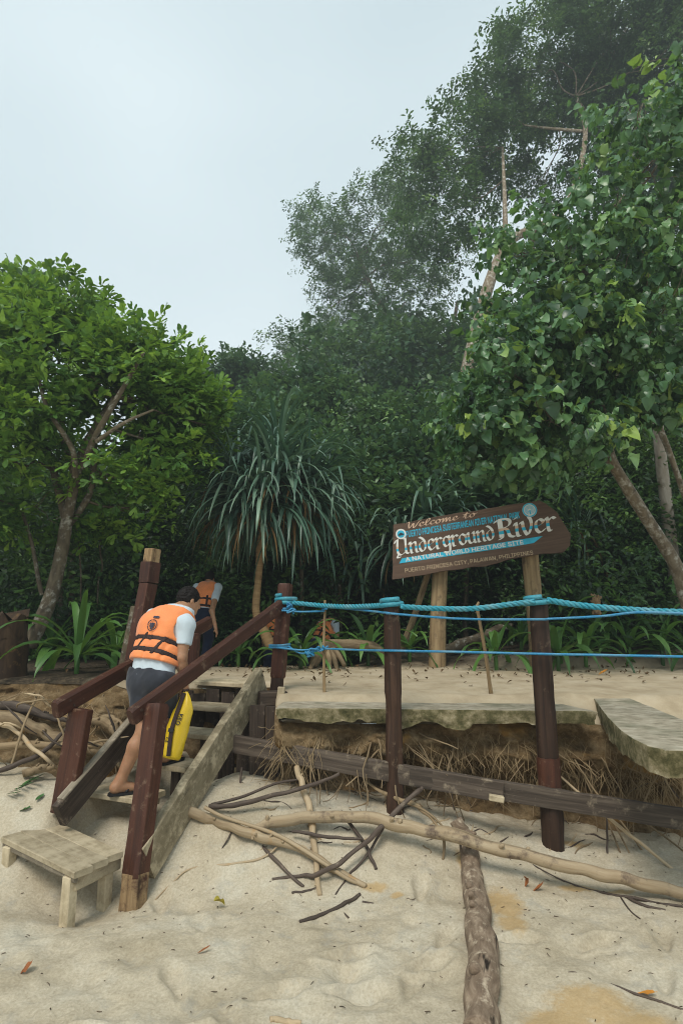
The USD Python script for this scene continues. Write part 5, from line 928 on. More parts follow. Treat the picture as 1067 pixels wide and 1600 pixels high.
crease = .10 * np.sin(A_ * 5 + 3 * Tt) * sstep(.55, 1, Tt) + .16 * (fbm(np.stack([np.cos(A_) * 1.6, np.sin(A_) * 1.6, Tt * 7], -1), 3, 9) - .5); bv[:nn] = cen + (bv[:nn] - cen) * (1 + crease)[:, None]
db = thing('dry_bag', 'yellow roll-top dry bag with black strap hanging from the man\'s right hand', 'bag', bot_b)
bagb = part(db, 'bag_body', (bv, bf, bl), M['bag'], smooth=50)
face_n = -bN if bN[1] > 0 else bN
def bag_surf(x, h): return bot_b + bax * h * L_ + bR * (x + np.interp(h, [0, .5, .72, 1], [0, .012, .022, 0])) + face_n * (np.interp(h, t, dep) * math.sqrt(max(0, 1 - min(.99, abs(x) / np.interp(h, t, wid)) ** 2)) * 1.04 + .006)
sp_ = [bag_surf(x, h) for x, h in ((.0, .97), (-.012, .80), (-.02, .6), (-.015, .42), (.005, .22), (.022, .04))]
sec = np.array([(-.018, -.003), (.018, -.003), (.018, .003), (-.018, .003)]); pth = spline(sp_, 30); part(db, 'strap', loft(pth + face_n * .006, np.broadcast_to(sec, (30, 4, 2)), face_n), M['strap'], smooth=30)
m_ = trimesh.creation.box([.046, .03, .016]); v = np.array(m_.vertices); c_ = bag_surf(-.015, .40) + face_n * .010; part(db, 'buckle', (c_ + np.outer(v[:, 0], bR) + np.outer(v[:, 1], bax) + np.outer(v[:, 2], face_n), np.array(m_.faces)), M['rubber'])
part(db, 'roll_top', tube([[*(top_b - bR * .03), .012], [*top_b, .014], [*(top_b + bR * .025 + bax * .015), .011]], 10, 8), M['strap'], smooth=True)
def bag_text(text, h0, x0, cap):
    m = meshkit.text_mesh(text, cap, .001, True); m = m.subdivide_to_size(.02); v = np.array(m.vertices)
    w = np.array([bag_surf(x0 + y, h0 - x / L_) + face_n * (.001 + z * 1.5) for x, y, z in v]); f = np.array(m.faces); part(bagb, 'lettering', (w, f if np.dot(np.cross(-bax, bR), face_n) > 0 else f[:, ::-1]), M['rubber'], kind='stuff')
bag_text('KEO', .66, .006, .034); bag_text('LI', .30, -.05, .030)
# ---- the walkers ahead on the path (smaller in the photograph)
def walker(label, base, hgt, fwd, lean, head_c, vest_c, armR, trousers='navy', crouch=False):
    s_ = hgt / 1.70; f = nz(np.array([*fwd, 0])); r = np.array([f[1], -f[0], 0]); U = np.array([0, 0, 1.0])
    th = thing('person', label, 'person', base, 'people in orange life vests'); base = np.asarray(base, float)
    hip = base + U * (.88 if not crouch else .42) * s_; up = nz(U + f * lean); ch = hip + up * .38 * s_; nk = hip + up * .55 * s_; hd = nk + nz(U + f * lean * 1.6) * .135 * s_; R_ = frame(up, f)
    lo_, hi_ = base + np.array([-.55, -.55, -.05]) * s_, base + np.array([.55, .75, 1.85]) * s_; G = Field(lo_, hi_, .013)
    G.cone(hip, ch, .13 * s_, .14 * s_, .05, (R_[1], .75)); G.cone(ch - r * .08, nk - r * .06 - up * .05, .11 * s_, .075 * s_, .04); G.cone(ch + r * .08, nk + r * .06 - up * .05, .11 * s_, .075 * s_, .04); G.cone(nk - up * .03, hd - up * .05, .055 * s_, .055 * s_, .03); head(G, hd, frame(nz(U + f * lean * 1.6), f), s_)
    legs = []
    for sd in (-1, 1):
        k_ = base + r * sd * .10 * s_ + U * .48 * s_ + f * ((.06 * sd) if not crouch else .34) * s_; a_ = base + r * sd * .10 * s_ + U * .09 * s_ - f * .10 * sd * s_ * (not crouch); hp = hip + r * sd * .09 * s_; legs.append((hp, k_, a_))
        G.cone(hp, k_, .085 * s_, .06 * s_, .04); G.cone(k_, a_, .06 * s_, .04 * s_, .03); G.cone(a_ - U * .04 * s_, a_ + f * .14 * s_ - U * .055 * s_, .04 * s_, .03 * s_, .03)
        sh = nk - up * .05 * s_ + r * sd * .19 * s_; el, wr = (armR if sd > 0 and armR is not None else (sh - U * .28 * s_ + f * .05, sh - U * .50 * s_ + f * .16)); G.cone(nk - up * .06, sh, .05 * s_, .06 * s_, .04); G.cone(sh, el, .055 * s_, .045 * s_, .03); G.cone(el, wr, .043 * s_, .03 * s_, .02); hand(G, wr, nz(wr - el), -r * sd, s_ * 1.05, .4)
        legs[-1] += (sh, el)
    part(th, 'body', G.mesh(2), M['skin'], smooth=True)
    G = Field(hd - .2, hd + .2, .01); hf = frame(nz(U + f * lean * 1.6), f); G.ell(hd + hf[2] * .02 - hf[1] * .014, hf, np.array((.088, .108, .112)) * s_, 0); G.clip(hd + hf[1] * .05, hf[1] - hf[2] * .5); G.clip(hd - hf[2] * .06, -hf[2]); part(th, 'hair', G.mesh(1), M['hair'], smooth=True)
    G = Field(np.array([*lo_[:2], hip[2] - .05]), hi_, .014)
    G.cone(hip, ch, .145 * s_, .155 * s_, .05, (R_[1], .78)); G.cone(ch, nk - up * .06, .14 * s_, .09 * s_, .05)
    for hp, k_, a_, sh, el in legs: G.cone(nk - up * .08, sh, .07 * s_, .074 * s_, .04); G.cone(sh, sh + (el - sh) * .5, .074 * s_, .066 * s_, .03)
    G.clip(hip + up * .02, -up); part(th, 'shirt', G.mesh(1), M['shirt'], smooth=True)
    G = Field(lo_, np.array([*hi_[:2], hip[2] + .15]), .014); G.cone(hip - up * .02, hip + up * .06, .15 * s_, .145 * s_, .05, (R_[1], .82))
    for hp, k_, a_, sh, el in legs: G.cone(hp, k_, .105 * s_, .085 * s_, .04); G.cone(k_, k_ + (a_ - k_) * .75, .085 * s_, .07 * s_, .03)
    G.clip(hip + up * .08, up); part(th, trousers if trousers != 'navy' else 'trousers', G.mesh(1), M['navy'], smooth=True)
    def vf(g):
        G = Field(hip - [.3, .3, .05], hip + [.45, .55, .72], .012); G.cone(hip + up * .16 * s_, ch, (.145 + g) * s_, (.155 + g) * s_, .05, (R_[1], .8)); G.cone(ch - r * .07, nk - up * .03 - r * .075, (.12 + g) * s_, (.07 + g * .6) * s_, .05); G.cone(ch + r * .07, nk - up * .03 + r * .075, (.12 + g) * s_, (.07 + g * .6) * s_, .05)
        for sd in (-1, 1): sh = nk - up * .05 * s_ + r * sd * .19 * s_; G.cone(sh + r * sd * .09 - up * .05, sh + r * sd * .02 - up * .05, .12 * s_, .10 * s_, 0, mode='s')
        G.clip(hip + up * .10 * s_, -up); return G
    v_ = part(th, 'life_vest', vf(.045).mesh(1), M['vest'], smooth=True)
    for cond in (lambda a, c: np.abs(c - .24) - .018, lambda a, c: np.abs(c - .12) - .018, lambda a, c: np.maximum(np.abs(a + .09) - .018, c - .30), lambda a, c: np.maximum(np.abs(a - .09) - .018, c - .30)):
        G = vf(.055); p_ = G.pts() - hip; G.D = np.maximum(G.D, cond(p_ @ r / s_, p_ @ up / s_).astype(np.float32)); part(v_, 'belt', G.mesh(0), M['strap'], smooth=40)
def gz(p): return np.array([p[0], p[1], float(terr_z(np.array(p[0]), np.array(p[1])))])
b_ = gz(P(314, 1020, 9.2)); walker('person in orange life vest and dark trousers walking ahead on the path above the stairs', b_, 1.56, (.15, 1), .38, None, None, (P(331, 955, 8.9), P(337, 982, 8.8)))
b_ = gz(P(428, 1010, 10.0)); walker('person in orange life vest half hidden behind the rope-tied stair post', b_, 1.52, (-.2, 1), .10, None, None, None)
b_ = gz(P(495, 1010, 10.0)); walker('person in orange life vest bending among the leaves behind the thin stick', b_, 1.50, (.7, .7), .75, None, None, None, crouch=False)
# ------------------------------------------------------------------ vegetation
DG, MG, LG = (.016, .040, .014), (.034, .082, .022), (.075, .150, .030)
M['leaf_broad'] = leafmat('broad_glossy_leaf', [(0, (0.034, 0.088, 0.040)), (.35, (0.066, 0.155, 0.066)), (.7, (0.105, 0.215, 0.092)), (.93, (0.165, 0.285, 0.090)), (1, (0.25, 0.35, 0.07))], .34, .32, (.20, .34, .04), .55)
M['leaf_left'] = leafmat('yellow_green_leaf', [(0, (0.042, 0.110, 0.026)), (.4, (0.085, 0.200, 0.036)), (.75, (0.145, 0.285, 0.044)), (1, (0.24, 0.38, 0.055))], .42, .36, (.22, .34, .02), .42)
M['leaf_small'] = leafmat('small_dark_leaf', [(0, (0.026, 0.064, 0.029)), (.45, (0.049, 0.116, 0.041)), (.8, (0.080, 0.167, 0.046)), (1, (0.145, 0.232, 0.058))], .40, .28, (.13, .22, .03), .45)
M['leaf_hill'] = leafmat('far_tree_leaf', [(0, (0.029, 0.072, 0.038)), (.5, (0.052, 0.123, 0.052)), (1, (0.102, 0.181, 0.058))], .45, .28, (.12, .20, .04), .4)
M['leaf_under'] = leafmat('undergrowth_leaf', [(0, (0.020, 0.049, 0.017)), (.5, (0.041, 0.096, 0.026)), (.85, (0.072, 0.152, 0.036)), (1, (0.145, 0.246, 0.058))], .38, .22, (.12, .20, .02), .5)
M['pandan'] = leafmat('pandan_blade', [(0, (0.038, 0.088, 0.060)), (.5, (0.068, 0.145, 0.095)), (1, (0.155, 0.235, 0.165))], .38, .16, (.09, .17, .05), .55)
M['pandan_dead'] = leafmat('dead_pandan_blade', [(0, (.07, .045, .018)), (1, (.20, .12, .045))], .7, .15, (.2, .12, .04), .2)
M['lily'] = leafmat('lily_leaf', [(0, (.034, .088, .022)), (.5, (.055, .135, .030)), (1, (.09, .19, .038))], .42, .26, (.17, .30, .03), .45)
protos = UsdGeom.Scope.Define(stage, '/World/leaf_patterns').GetPrim(); protos.SetSpecifier(Sdf.SpecifierClass)
SHAPES = {'heart': ([0, .10, .35, .65, .88, 1], [.10, .86, 1.0, .66, .26, .0]), 'obov': ([0, .2, .5, .75, .92, 1], [.05, .38, .78, 1.0, .70, .05]), 'oval': ([0, .25, .55, .85, 1], [.05, .8, 1.0, .5, .0]), 'lance': ([0, .3, .7, 1], [.08, 1.0, .7, .0])}
def leaf(L, W, shape, g, fold=.25, droop=.35):
    t, w = (np.array(x) for x in SHAPES[shape]); n = len(t); a = -droop * t * (1 + .3 * g.normal()); dx = np.diff(t, prepend=0) * L; x = np.cumsum(dx * np.cos(a)); z = np.cumsum(dx * np.sin(a)); wv = g.normal(0, .10, n) * W
    rows = np.stack([np.stack([x, s_ * w * W / 2, z + abs(s_) * w * W / 2 * fold + (wv if s_ > 0 else -wv) * abs(s_)], -1) for s_ in (-1, 0, 1)], 1); i, j = np.meshgrid(np.arange(n - 1), np.arange(2), indexing='ij'); a_ = (i * 3 + j)
    return rows.reshape(-1, 3), tri(np.stack([a_, a_ + 3, a_ + 4, a_ + 1], -1).reshape(-1, 4))
def euler(yaw, pitch, roll):
    cy, sy, cp, sp2, cr, sr = math.cos(yaw), math.sin(yaw), math.cos(pitch), math.sin(pitch), math.cos(roll), math.sin(roll)
    return np.array([[cy, -sy, 0], [sy, cy, 0], [0, 0, 1]]) @ np.array([[cp, 0, -sp2], [0, 1, 0], [sp2, 0, cp]]) @ np.array([[1, 0, 0], [0, cr, -sr], [0, sr, cr]])
def twig_leaves(kind, seed):
    """Leaves of one twig: x runs out along the twig, z is up. Returns a list of (v, f)."""
    g = np.random.default_rng(seed); out = []
    if kind == 'broad':
        for k in range(11):
            s_ = g.uniform(.0, .36); v, f = leaf((q_ := g.uniform(.055, .14) if k else .165), q_ * g.uniform(.72, .88), 'heart', g, g.uniform(.1, .4), g.uniform(.3, .8)); yaw = g.uniform(-2.0, 2.0) if k < 9 else g.uniform(-.5, .5)
            v = v + [.05, 0, 0]; out.append((v @ euler(yaw, g.uniform(-1.15, -.25), g.normal(0, .45)).T + [s_, g.normal(0, .03), g.normal(0, .05)], f))
    elif kind == 'left':
        for k in range(11):
            v, f = leaf((q_ := g.uniform(.075, .175)), q_ * g.uniform(.34, .44), 'obov', g, g.uniform(.1, .4), g.uniform(.1, .5)); yaw = (k / 11 * 2 - 1) * 2.6 + g.normal(0, .3); s_ = .22 - abs(yaw) * .07
            out.append((v @ euler(yaw, g.uniform(-.35, .65), g.normal(0, .4)).T + [s_, 0, g.normal(0, .02)], f))
    elif kind == 'small':
        for k in range(16):
            v, f = leaf(g.uniform(.07, .12), g.uniform(.035, .052), 'oval', g, .25, .3); s_ = g.uniform(0, .42); out.append((v @ euler(g.choice([-1, 1]) * g.uniform(.3, 1.5), g.uniform(-.7, .5), g.normal(0, .5)).T + [s_, g.normal(0, .05), g.normal(0, .05)], f))
    elif kind == 'hill':
        for k in range(20):
            v, f = leaf(g.uniform(.13, .20), g.uniform(.065, .10), 'lance', g, .2, .3); out.append((v @ euler(g.uniform(-3.1, 3.1), g.uniform(-.7, .5), g.normal(0, .5)).T + [g.uniform(0, .6), g.normal(0, .16), g.normal(0, .12)], f))
    else:
        for k in range(13):
            v, f = leaf(g.uniform(.07, .15), g.uniform(.035, .06), 'oval', g, .25, .4); s_ = g.uniform(0, .40); out.append((v @ euler(g.choice([-1, 1]) * g.uniform(.2, 1.6), g.uniform(-.8, .5), g.normal(0, .5)).T + [s_, g.normal(0, .07), g.normal(0, .07)], f))
    return out
KINDS = {'broad': 'leaf_broad', 'left': 'leaf_left', 'small': 'leaf_small', 'hill': 'leaf_hill', 'under': 'leaf_under'}; PROTO = {}
for kd in KINDS:
    PROTO[kd] = []
    for k in range(5):
        lv = twig_leaves(kd, 100 + k); m = join(lv); path = f'/World/leaf_patterns/{kd}_twig_{k:03d}'; mesh_at(path, m[:2], M[KINDS[kd]], True); PROTO[kd].append(path)
def scatter(path, kind, pos, out, up, scale, g):
    """Thousands of twigs as one instancer. out: where each twig points; up: its upper side."""
    pi = UsdGeom.PointInstancer.Define(stage, path); rel = pi.CreatePrototypesRel()
    for k, pth in enumerate(PROTO[kind]):
        x = stage.DefinePrim(f'{path}/twig_{k:03d}' if k else f'{path}/twig'); x.GetReferences().AddInternalReference(pth); rel.AddTarget(x.GetPath())
    n = len(pos); X = nz(out); Y = nz(np.cross(up, X)); Z = np.cross(X, Y); R = np.stack([X, Y, Z], -1)
    tr = R[:, 0, 0] + R[:, 1, 1] + R[:, 2, 2]
    from scipy.spatial.transform import Rotation as Rt
    q = Rt.from_matrix(R).as_quat()
    pi.CreatePositionsAttr(Vt.Vec3fArray.FromNumpy(np.asarray(pos, np.float32))); pi.CreateProtoIndicesAttr(Vt.IntArray.FromNumpy(g.integers(0, 5, n).astype(np.int32)))
    pi.CreateOrientationsAttr(Vt.QuathArray([Gf.Quath(float(a[3]), float(a[0]), float(a[1]), float(a[2])) for a in q])); pi.CreateScalesAttr(Vt.Vec3fArray.FromNumpy(np.repeat(np.asarray(scale, np.float32)[:, None], 3, 1)))
    return pi.GetPrim(), R
def lobe_twigs(c, r, n, g, clump=.32, shell=.55, updroop=(.35, .25), per=7):
    """Clumps of twigs spread through an ellipsoid, denser towards its skin."""
    c, r = np.asarray(c, float), np.asarray(r, float); nc = max(1, n // per); d = nz(g.normal(size=(nc, 3))); rad = g.uniform(0, 1, nc) ** (1 / 3); rad = np.where(g.uniform(size=nc) < shell, g.uniform(.78, 1.05, nc), rad)
    cc = c + d * rad[:, None] * r; cl = np.repeat(cc, per, 0); o = g.normal(size=(len(cl), 3)); off = nz(o) * g.uniform(.15, 1.15, (len(cl), 1)) * clump * np.repeat(g.uniform(.6, 1.35, nc), per)[:, None]
    pos = cl + off * [1.15, 1.15, .6]; out = nz(off / clump + nz(pos - c) * .8 + np.array([0, 0, updroop[0] - updroop[1]]) + g.normal(0, .25, (len(cl), 3))); up = nz(np.array([0, 0, 1.0]) + .35 * nz(pos - c) + g.normal(0, .3, (len(cl), 3)))
    return pos, out, up
def pix_lobe(px, py, d, rx, ry, dep=1.0):
    k = d / FPX * 1.05; return P(px, py, d), np.array([rx * k, rx * k * dep, ry * k])
def limb(a, b, r0, r1, g, sag=.12):
    m1 = a + (b - a) * .35 + g.normal(0, sag, 3) * np.linalg.norm(b - a) * .5; m2 = a + (b - a) * .7 + g.normal(0, sag, 3) * np.linalg.norm(b - a) * .4
    return np.array([[*a, r0], [*m1, r0 * .75 + r1 * .25], [*m2, r0 * .4 + r1 * .6], [*b, r1]])
def tree(name, label, trunks, lobes, kind, mat, g, group=None, scale=(.85, 1.25), cat='tree', clump=.32, leaves_apart=0, limbs=2, shell=.55, per=7, dens=None, droop=(.35, .25)):
    """trunks: list of control rows (px, py, metres, radius m); lobes: (px, py, metres, rx, ry in px, twigs[, depth factor])."""
    base = P(*trunks[0][0][:3]); th = thing(name, label, cat, base, group); nodes = []
    for k, tr_ in enumerate(trunks):
        c_ = np.array([[*P(*q[:3]), q[3]] for q in tr_]); c_ = spline(c_, 12); nodes.append(c_); part(th, 'trunk' if k == 0 else 'stem', tube(c_, 12 * 5, 12, .08, int(g.integers(99)), 6), M[mat], smooth=True)
    nodes = np.vstack(nodes); P_, O_, U_, twig_ends = [], [], [], []; br = []
    for lb_ in lobes:
        c, r = pix_lobe(*lb_[:5], dep=lb_[6] if len(lb_) > 6 else 1.0); i = int(np.argmin(np.linalg.norm(nodes[:, :3] - c, axis=1) - nodes[:, 3] * 2)); a = nodes[i]
        l0 = limb(a[:3], c, max(.010, a[3] * .48), max(.006, a[3] * .22), g); br.append(tube(l0, 18, 7, .1, 3, 7))
        for _ in range(limbs):
            e = c + nz(g.normal(size=3)) * r * .8; s0 = spline(l0, 9)[int(g.integers(4, 8))]; br.append(tube(limb(s0[:3], e, max(.006, s0[3] * .6), .004, g), 12, 5, .1, 4, 9))
        p, o, u = lobe_twigs(c, r, lb_[5], g, clump, shell, per=per, updroop=droop); P_.append(p); O_.append(o); U_.append(u)
    part(th, 'branches', join(br), M[mat], smooth=True, kind='stuff')
    P_, O_, U_ = np.vstack(P_), np.vstack(O_), np.vstack(U_); S_ = g.uniform(*scale, len(P_))
    if leaves_apart:            # the leaves that show largest, one by one
        u, v, f = to_px(P_); ok = (u > 5) & (u < 1060) & (v > 5) & (v < 1000); dist = np.linalg.norm(P_ - EYE, axis=1); cell = {}
        for i in np.argsort(dist):
            if ok[i]: cell.setdefault((int(u[i] // 26), int(v[i] // 26)), i)
        npt = max(1, leaves_apart // len(twig_leaves(kind, 100))); pick = sorted(cell.values(), key=lambda i: dist[i])[:npt]; X = nz(O_); Y = nz(np.cross(U_, X)); Z_ = np.cross(X, Y); cnt = 0
        for i in pick:
            R = np.stack([X[i], Y[i], Z_[i]], -1)
            for lv, lf in twig_leaves(kind, 100 + int(g.integers(0, 5))):
                if cnt < leaves_apart: part(th, 'leaf', ((lv * S_[i]) @ R.T + P_[i], lf), M[KINDS[kind]], smooth=True); cnt += 1
        keep = np.ones(len(P_), bool); keep[pick] = False; P_, O_, U_, S_ = P_[keep], O_[keep], U_[keep], S_[keep]
    pr, _ = scatter(uniq(th, 'crown'), kind, P_ - origin[th], O_, U_, S_, g); tag(pr, kind='stuff')
    return th
G = lambda s_: np.random.default_rng(s_)
# near right tree with broad leaves
tree('broadleaf_tree', 'leaning tree with broad glossy heart-shaped leaves filling the right side behind the sign',
     [[(1085, 985, 7.9, .10), (1062, 900, 7.9, .092), (1036, 850, 7.9, .086), (985, 770, 7.7, .078), (950, 705, 7.5, .07), (940, 620, 7.6, .075), (945, 500, 7.4, .06), (960, 330, 7.2, .04)],
      [(945, 690, 7.7, .05), (900, 655, 7.5, .045), (850, 640, 7.3, .035)], [(1120, 640, 7.4, .045), (1050, 635, 7.4, .04), (985, 590, 7.2, .028)], [(1075, 790, 8.2, .042), (1045, 705, 8.1, .040), (1020, 640, 8.0, .05), (1000, 560, 7.8, .04)]],
     [(1020, 250, 6.6, 80, 75, 103), (1075, 180, 6.4, 70, 60, 70), (960, 320, 6.9, 60, 40, 49), (1050, 340, 6.4, 80, 70, 109), (860, 390, 7.2, 75, 32, 49), (780, 385, 7.3, 28, 25, 18), (960, 420, 6.8, 90, 60, 109), (880, 470, 6.9, 100, 55, 119), (790, 480, 7.1, 45, 40, 37), (1040, 480, 6.4, 80, 80, 114), (930, 560, 6.8, 110, 70, 152), (830, 570, 7.0, 75, 60, 92), (1050, 570, 6.6, 60, 50, 70), (780, 640, 7.0, 50, 70, 65), (860, 660, 7.0, 90, 60, 109), (745, 670, 7.2, 34, 40, 32), (790, 700, 7.3, 60, 36, 59), (930, 625, 7.2, 60, 34, 42), (790, 560, 7.0, 45, 70, 59), (1000, 180, 7.0, 45, 40, 32)],
     'broad', 'bark_mottled', G(11), scale=(.75, 1.25), clump=.30, leaves_apart=300, per=10, limbs=6, shell=.3, droop=(.15, .45))
# left tree, several stems
tree('rosette_tree', 'many-stemmed bright green tree with spreading crown at the left',
     [[(45, 1010, 7.9, .10), (75, 945, 7.9, .095), (95, 870, 7.9, .085), (105, 810, 7.8, .08), (120, 740, 7.7, .06), (135, 690, 7.6, .05), (180, 620, 7.4, .035)],
      [(104, 815, 7.8, .06), (85, 740, 7.8, .05), (70, 690, 7.8, .04), (40, 600, 7.6, .03)], [(118, 745, 7.7, .05), (100, 690, 7.6, .04), (95, 610, 7.4, .03)], [(128, 730, 7.4, .045), (150, 680, 7.1, .04), (190, 610, 6.9, .03), (225, 550, 6.9, .018)], [(118, 745, 7.4, .04), (112, 700, 7.1, .035), (75, 640, 6.9, .028), (60, 590, 6.9, .018)], [(150, 690, 7.1, .03), (195, 660, 7.0, .022), (240, 640, 7.1, .014)], [(100, 830, 7.9, .05), (140, 770, 7.9, .045), (148, 690, 7.8, .04), (152, 640, 7.7, .03)], [(66, 930, 7.9, .03), (60, 905, 7.9, .03), (50, 850, 7.9, .025), (35, 800, 7.9, .02)]],
     [(95, 500, 7.6, 60, 36, 150), (20, 540, 7.4, 70, 60, 180), (110, 560, 7.3, 100, 42, 210), (215, 565, 7.6, 70, 45, 170), (40, 630, 7.2, 80, 50, 170), (180, 612, 7.4, 70, 20, 64), (245, 615, 7.7, 55, 42, 135), (255, 590, 8.0, 36, 32, 70), (270, 650, 8.2, 40, 36, 80), (305, 645, 8.4, 34, 34, 70), (295, 700, 8.6, 40, 40, 70), (15, 720, 7.2, 55, 46, 120), (235, 690, 7.7, 50, 36, 90), (15, 475, 8.2, 55, 32, 110), (55, 448, 8.0, 22, 16, 22), (128, 452, 8.1, 26, 18, 26), (225, 522, 7.8, 26, 20, 30), (318, 622, 8.3, 26, 22, 34), (325, 680, 8.5, 28, 30, 40), (160, 505, 7.7, 22, 18, 22), (105, 470, 8.2, 36, 26, 66), (235, 555, 7.8, 45, 32, 80), (-60, 600, 7.4, 80, 120, 220), (170, 740, 7.8, 80, 40, 140), (60, 790, 7.9, 70, 45, 120), (255, 710, 8.2, 46, 50, 100), (-40, 760, 7.6, 70, 60, 120), (200, 800, 8.4, 80, 40, 110)],
     'left', 'bark_brown', G(21), scale=(.75, 1.2), clump=.27, leaves_apart=300, per=12, limbs=5, shell=.35)
# tall forest trees on the right, their crowns reaching over the top of the picture
tree('tall_forest_tree', 'tallest tree, pale twisting trunk rising behind the sign to a crown filling the upper right',
     [[(708, 985, 17, .30), (708, 800, 17, .29), (712, 690, 16.8, .27), (735, 560, 16.8, .22), (765, 440, 16.9, .18), (800, 372, 17, .15), (860, 345, 17.1, .125), (892, 305, 17.2, .105), (915, 215, 17.3, .085), (900, 150, 17.6, .06)], [(790, 378, 17, .09), (788, 300, 17.4, .07), (785, 230, 17.9, .045)], [(915, 205, 17.4, .06), (860, 200, 17.6, .045), (820, 195, 18, .03)]],
     [(960, 50, 18, 150, 62, 900), (1060, 90, 17, 100, 100, 760), (850, 110, 18.5, 105, 60, 640), (790, 195, 18.8, 70, 48, 330), (725, 245, 19, 70, 58, 400), (960, 210, 18.6, 80, 70, 420), (695, 330, 19, 75, 48, 330), (850, 290, 19.5, 60, 40, 150), (1000, 20, 17, 130, 50, 440), (760, 160, 19, 50, 36, 200), (860, 55, 18.5, 70, 36, 280), (640, 285, 19.5, 40, 28, 110), (660, 235, 19.5, 32, 20, 80)],
     'small', 'bark_mottled', G(31), scale=(1.1, 1.75), clump=.5, per=14, limbs=4, shell=.4)
tree('tall_forest_tree', 'airy thin-stemmed tree whose misty crown leans furthest over the open sky',
     [[(700, 985, 28, .36), (690, 760, 28, .34), (660, 620, 28.5, .26), (625, 540, 29, .20), (590, 470, 30, .15), (560, 400, 30, .10)], [(640, 580, 28.8, .16), (560, 545, 29.5, .12), (500, 545, 30, .08)], [(655, 610, 28.5, .15), (700, 540, 28, .12), (715, 470, 28, .08)]],
     [(520, 380, 31, 60, 45, 420), (600, 350, 30, 70, 50, 520), (560, 440, 30, 60, 45, 360), (660, 400, 29, 70, 45, 420), (520, 480, 31, 45, 35, 210), (630, 480, 29, 70, 35, 260), (495, 345, 32, 32, 22, 140), (480, 555, 30, 60, 32, 380), (570, 560, 29, 80, 32, 420), (700, 560, 27, 60, 40, 330), (650, 610, 28, 80, 40, 520), (545, 615, 29, 70, 40, 420), (450, 545, 31, 32, 22, 130), (640, 300, 30, 45, 40, 270), (690, 640, 27, 60, 40, 360)],
     'small', 'bark_brown', G(41), scale=(1.25, 1.9), clump=.75, per=9)
BK = [('bushy green tree between the pandan and the misty tree', (470, 1000, 17, .16), [(470, 640, 17, 70, 50, 420), (520, 680, 16.5, 80, 45, 420), (430, 660, 17.5, 50, 40, 260), (560, 720, 16, 80, 50, 420), (610, 690, 16, 60, 45, 300)]),
      ('low rounded dark tree directly behind the sign', (640, 1000, 13, .14), [(600, 760, 12.5, 70, 50, 380), (680, 740, 12.8, 70, 50, 380), (560, 800, 12.2, 60, 50, 320), (640, 820, 12, 90, 50, 420), (740, 800, 12, 80, 60, 420)]),
      ('small misty tree standing alone on the skyline left of centre', (350, 1000, 21, .14), [(345, 590, 21, 38, 22, 150), (378, 582, 21, 30, 18, 110), (330, 610, 21, 30, 26, 110), (365, 615, 21.5, 40, 28, 160)]),
      ('dark leafy tree behind the pandan crown', (380, 1000, 13, .14), [(335, 715, 13.5, 60, 45, 300), (410, 685, 14.5, 50, 30, 200), (330, 760, 12.5, 60, 50, 320), (400, 720, 13, 80, 60, 420), (480, 760, 12.5, 80, 60, 420), (460, 850, 12, 80, 60, 360)]),
      ('tall dark tree behind the left tree, its crown at the picture edge', (-60, 1000, 12, .2), [(-40, 500, 11.5, 80, 50, 300), (-80, 640, 11, 100, 110, 500), (30, 680, 11.5, 70, 50, 250), (30, 790, 11, 110, 55, 460), (170, 800, 11.5, 110, 50, 420), (265, 760, 12, 60, 50, 260)]),
      ('shaded tree at the right edge behind the leaning trunk', (1120, 1000, 11.5, .2), [(1040, 720, 11, 100, 80, 520), (930, 760, 11.5, 90, 60, 420), (1080, 580, 11, 90, 110, 480), (900, 840, 11, 100, 60, 420), (1030, 850, 10.8, 100, 70, 460), (960, 560, 12, 130, 100, 700)]),
      ('slender tree behind the upper right crowns', (950, 985, 20, .22), [(1000, 330, 20, 110, 110, 520), (1090, 380, 19, 100, 130, 520), (860, 440, 20, 80, 50, 170), (800, 620, 17, 110, 70, 520), (1010, 140, 20, 120, 110, 520), (860, 520, 19, 80, 60, 200)])]
for k, (lab, b_, lobes) in enumerate(BK):
    top_ = min(lobes, key=lambda q: q[1]); tree('forest_tree', lab, [[b_, (b_[0] * .6 + top_[0] * .4, 850, b_[2], b_[3] * .9), (b_[0] * .25 + top_[0] * .75, (850 + top_[1]) / 2 + 20, b_[2], b_[3] * .6), (top_[0], top_[1], top_[2], b_[3] * .25)]], lobes, 'hill' if b_[2] > 12.9 else 'under', 'bark_brown', G(60 + k), group='trees of the forest behind', scale=(.8, 1.25), clump=.5, per=9)
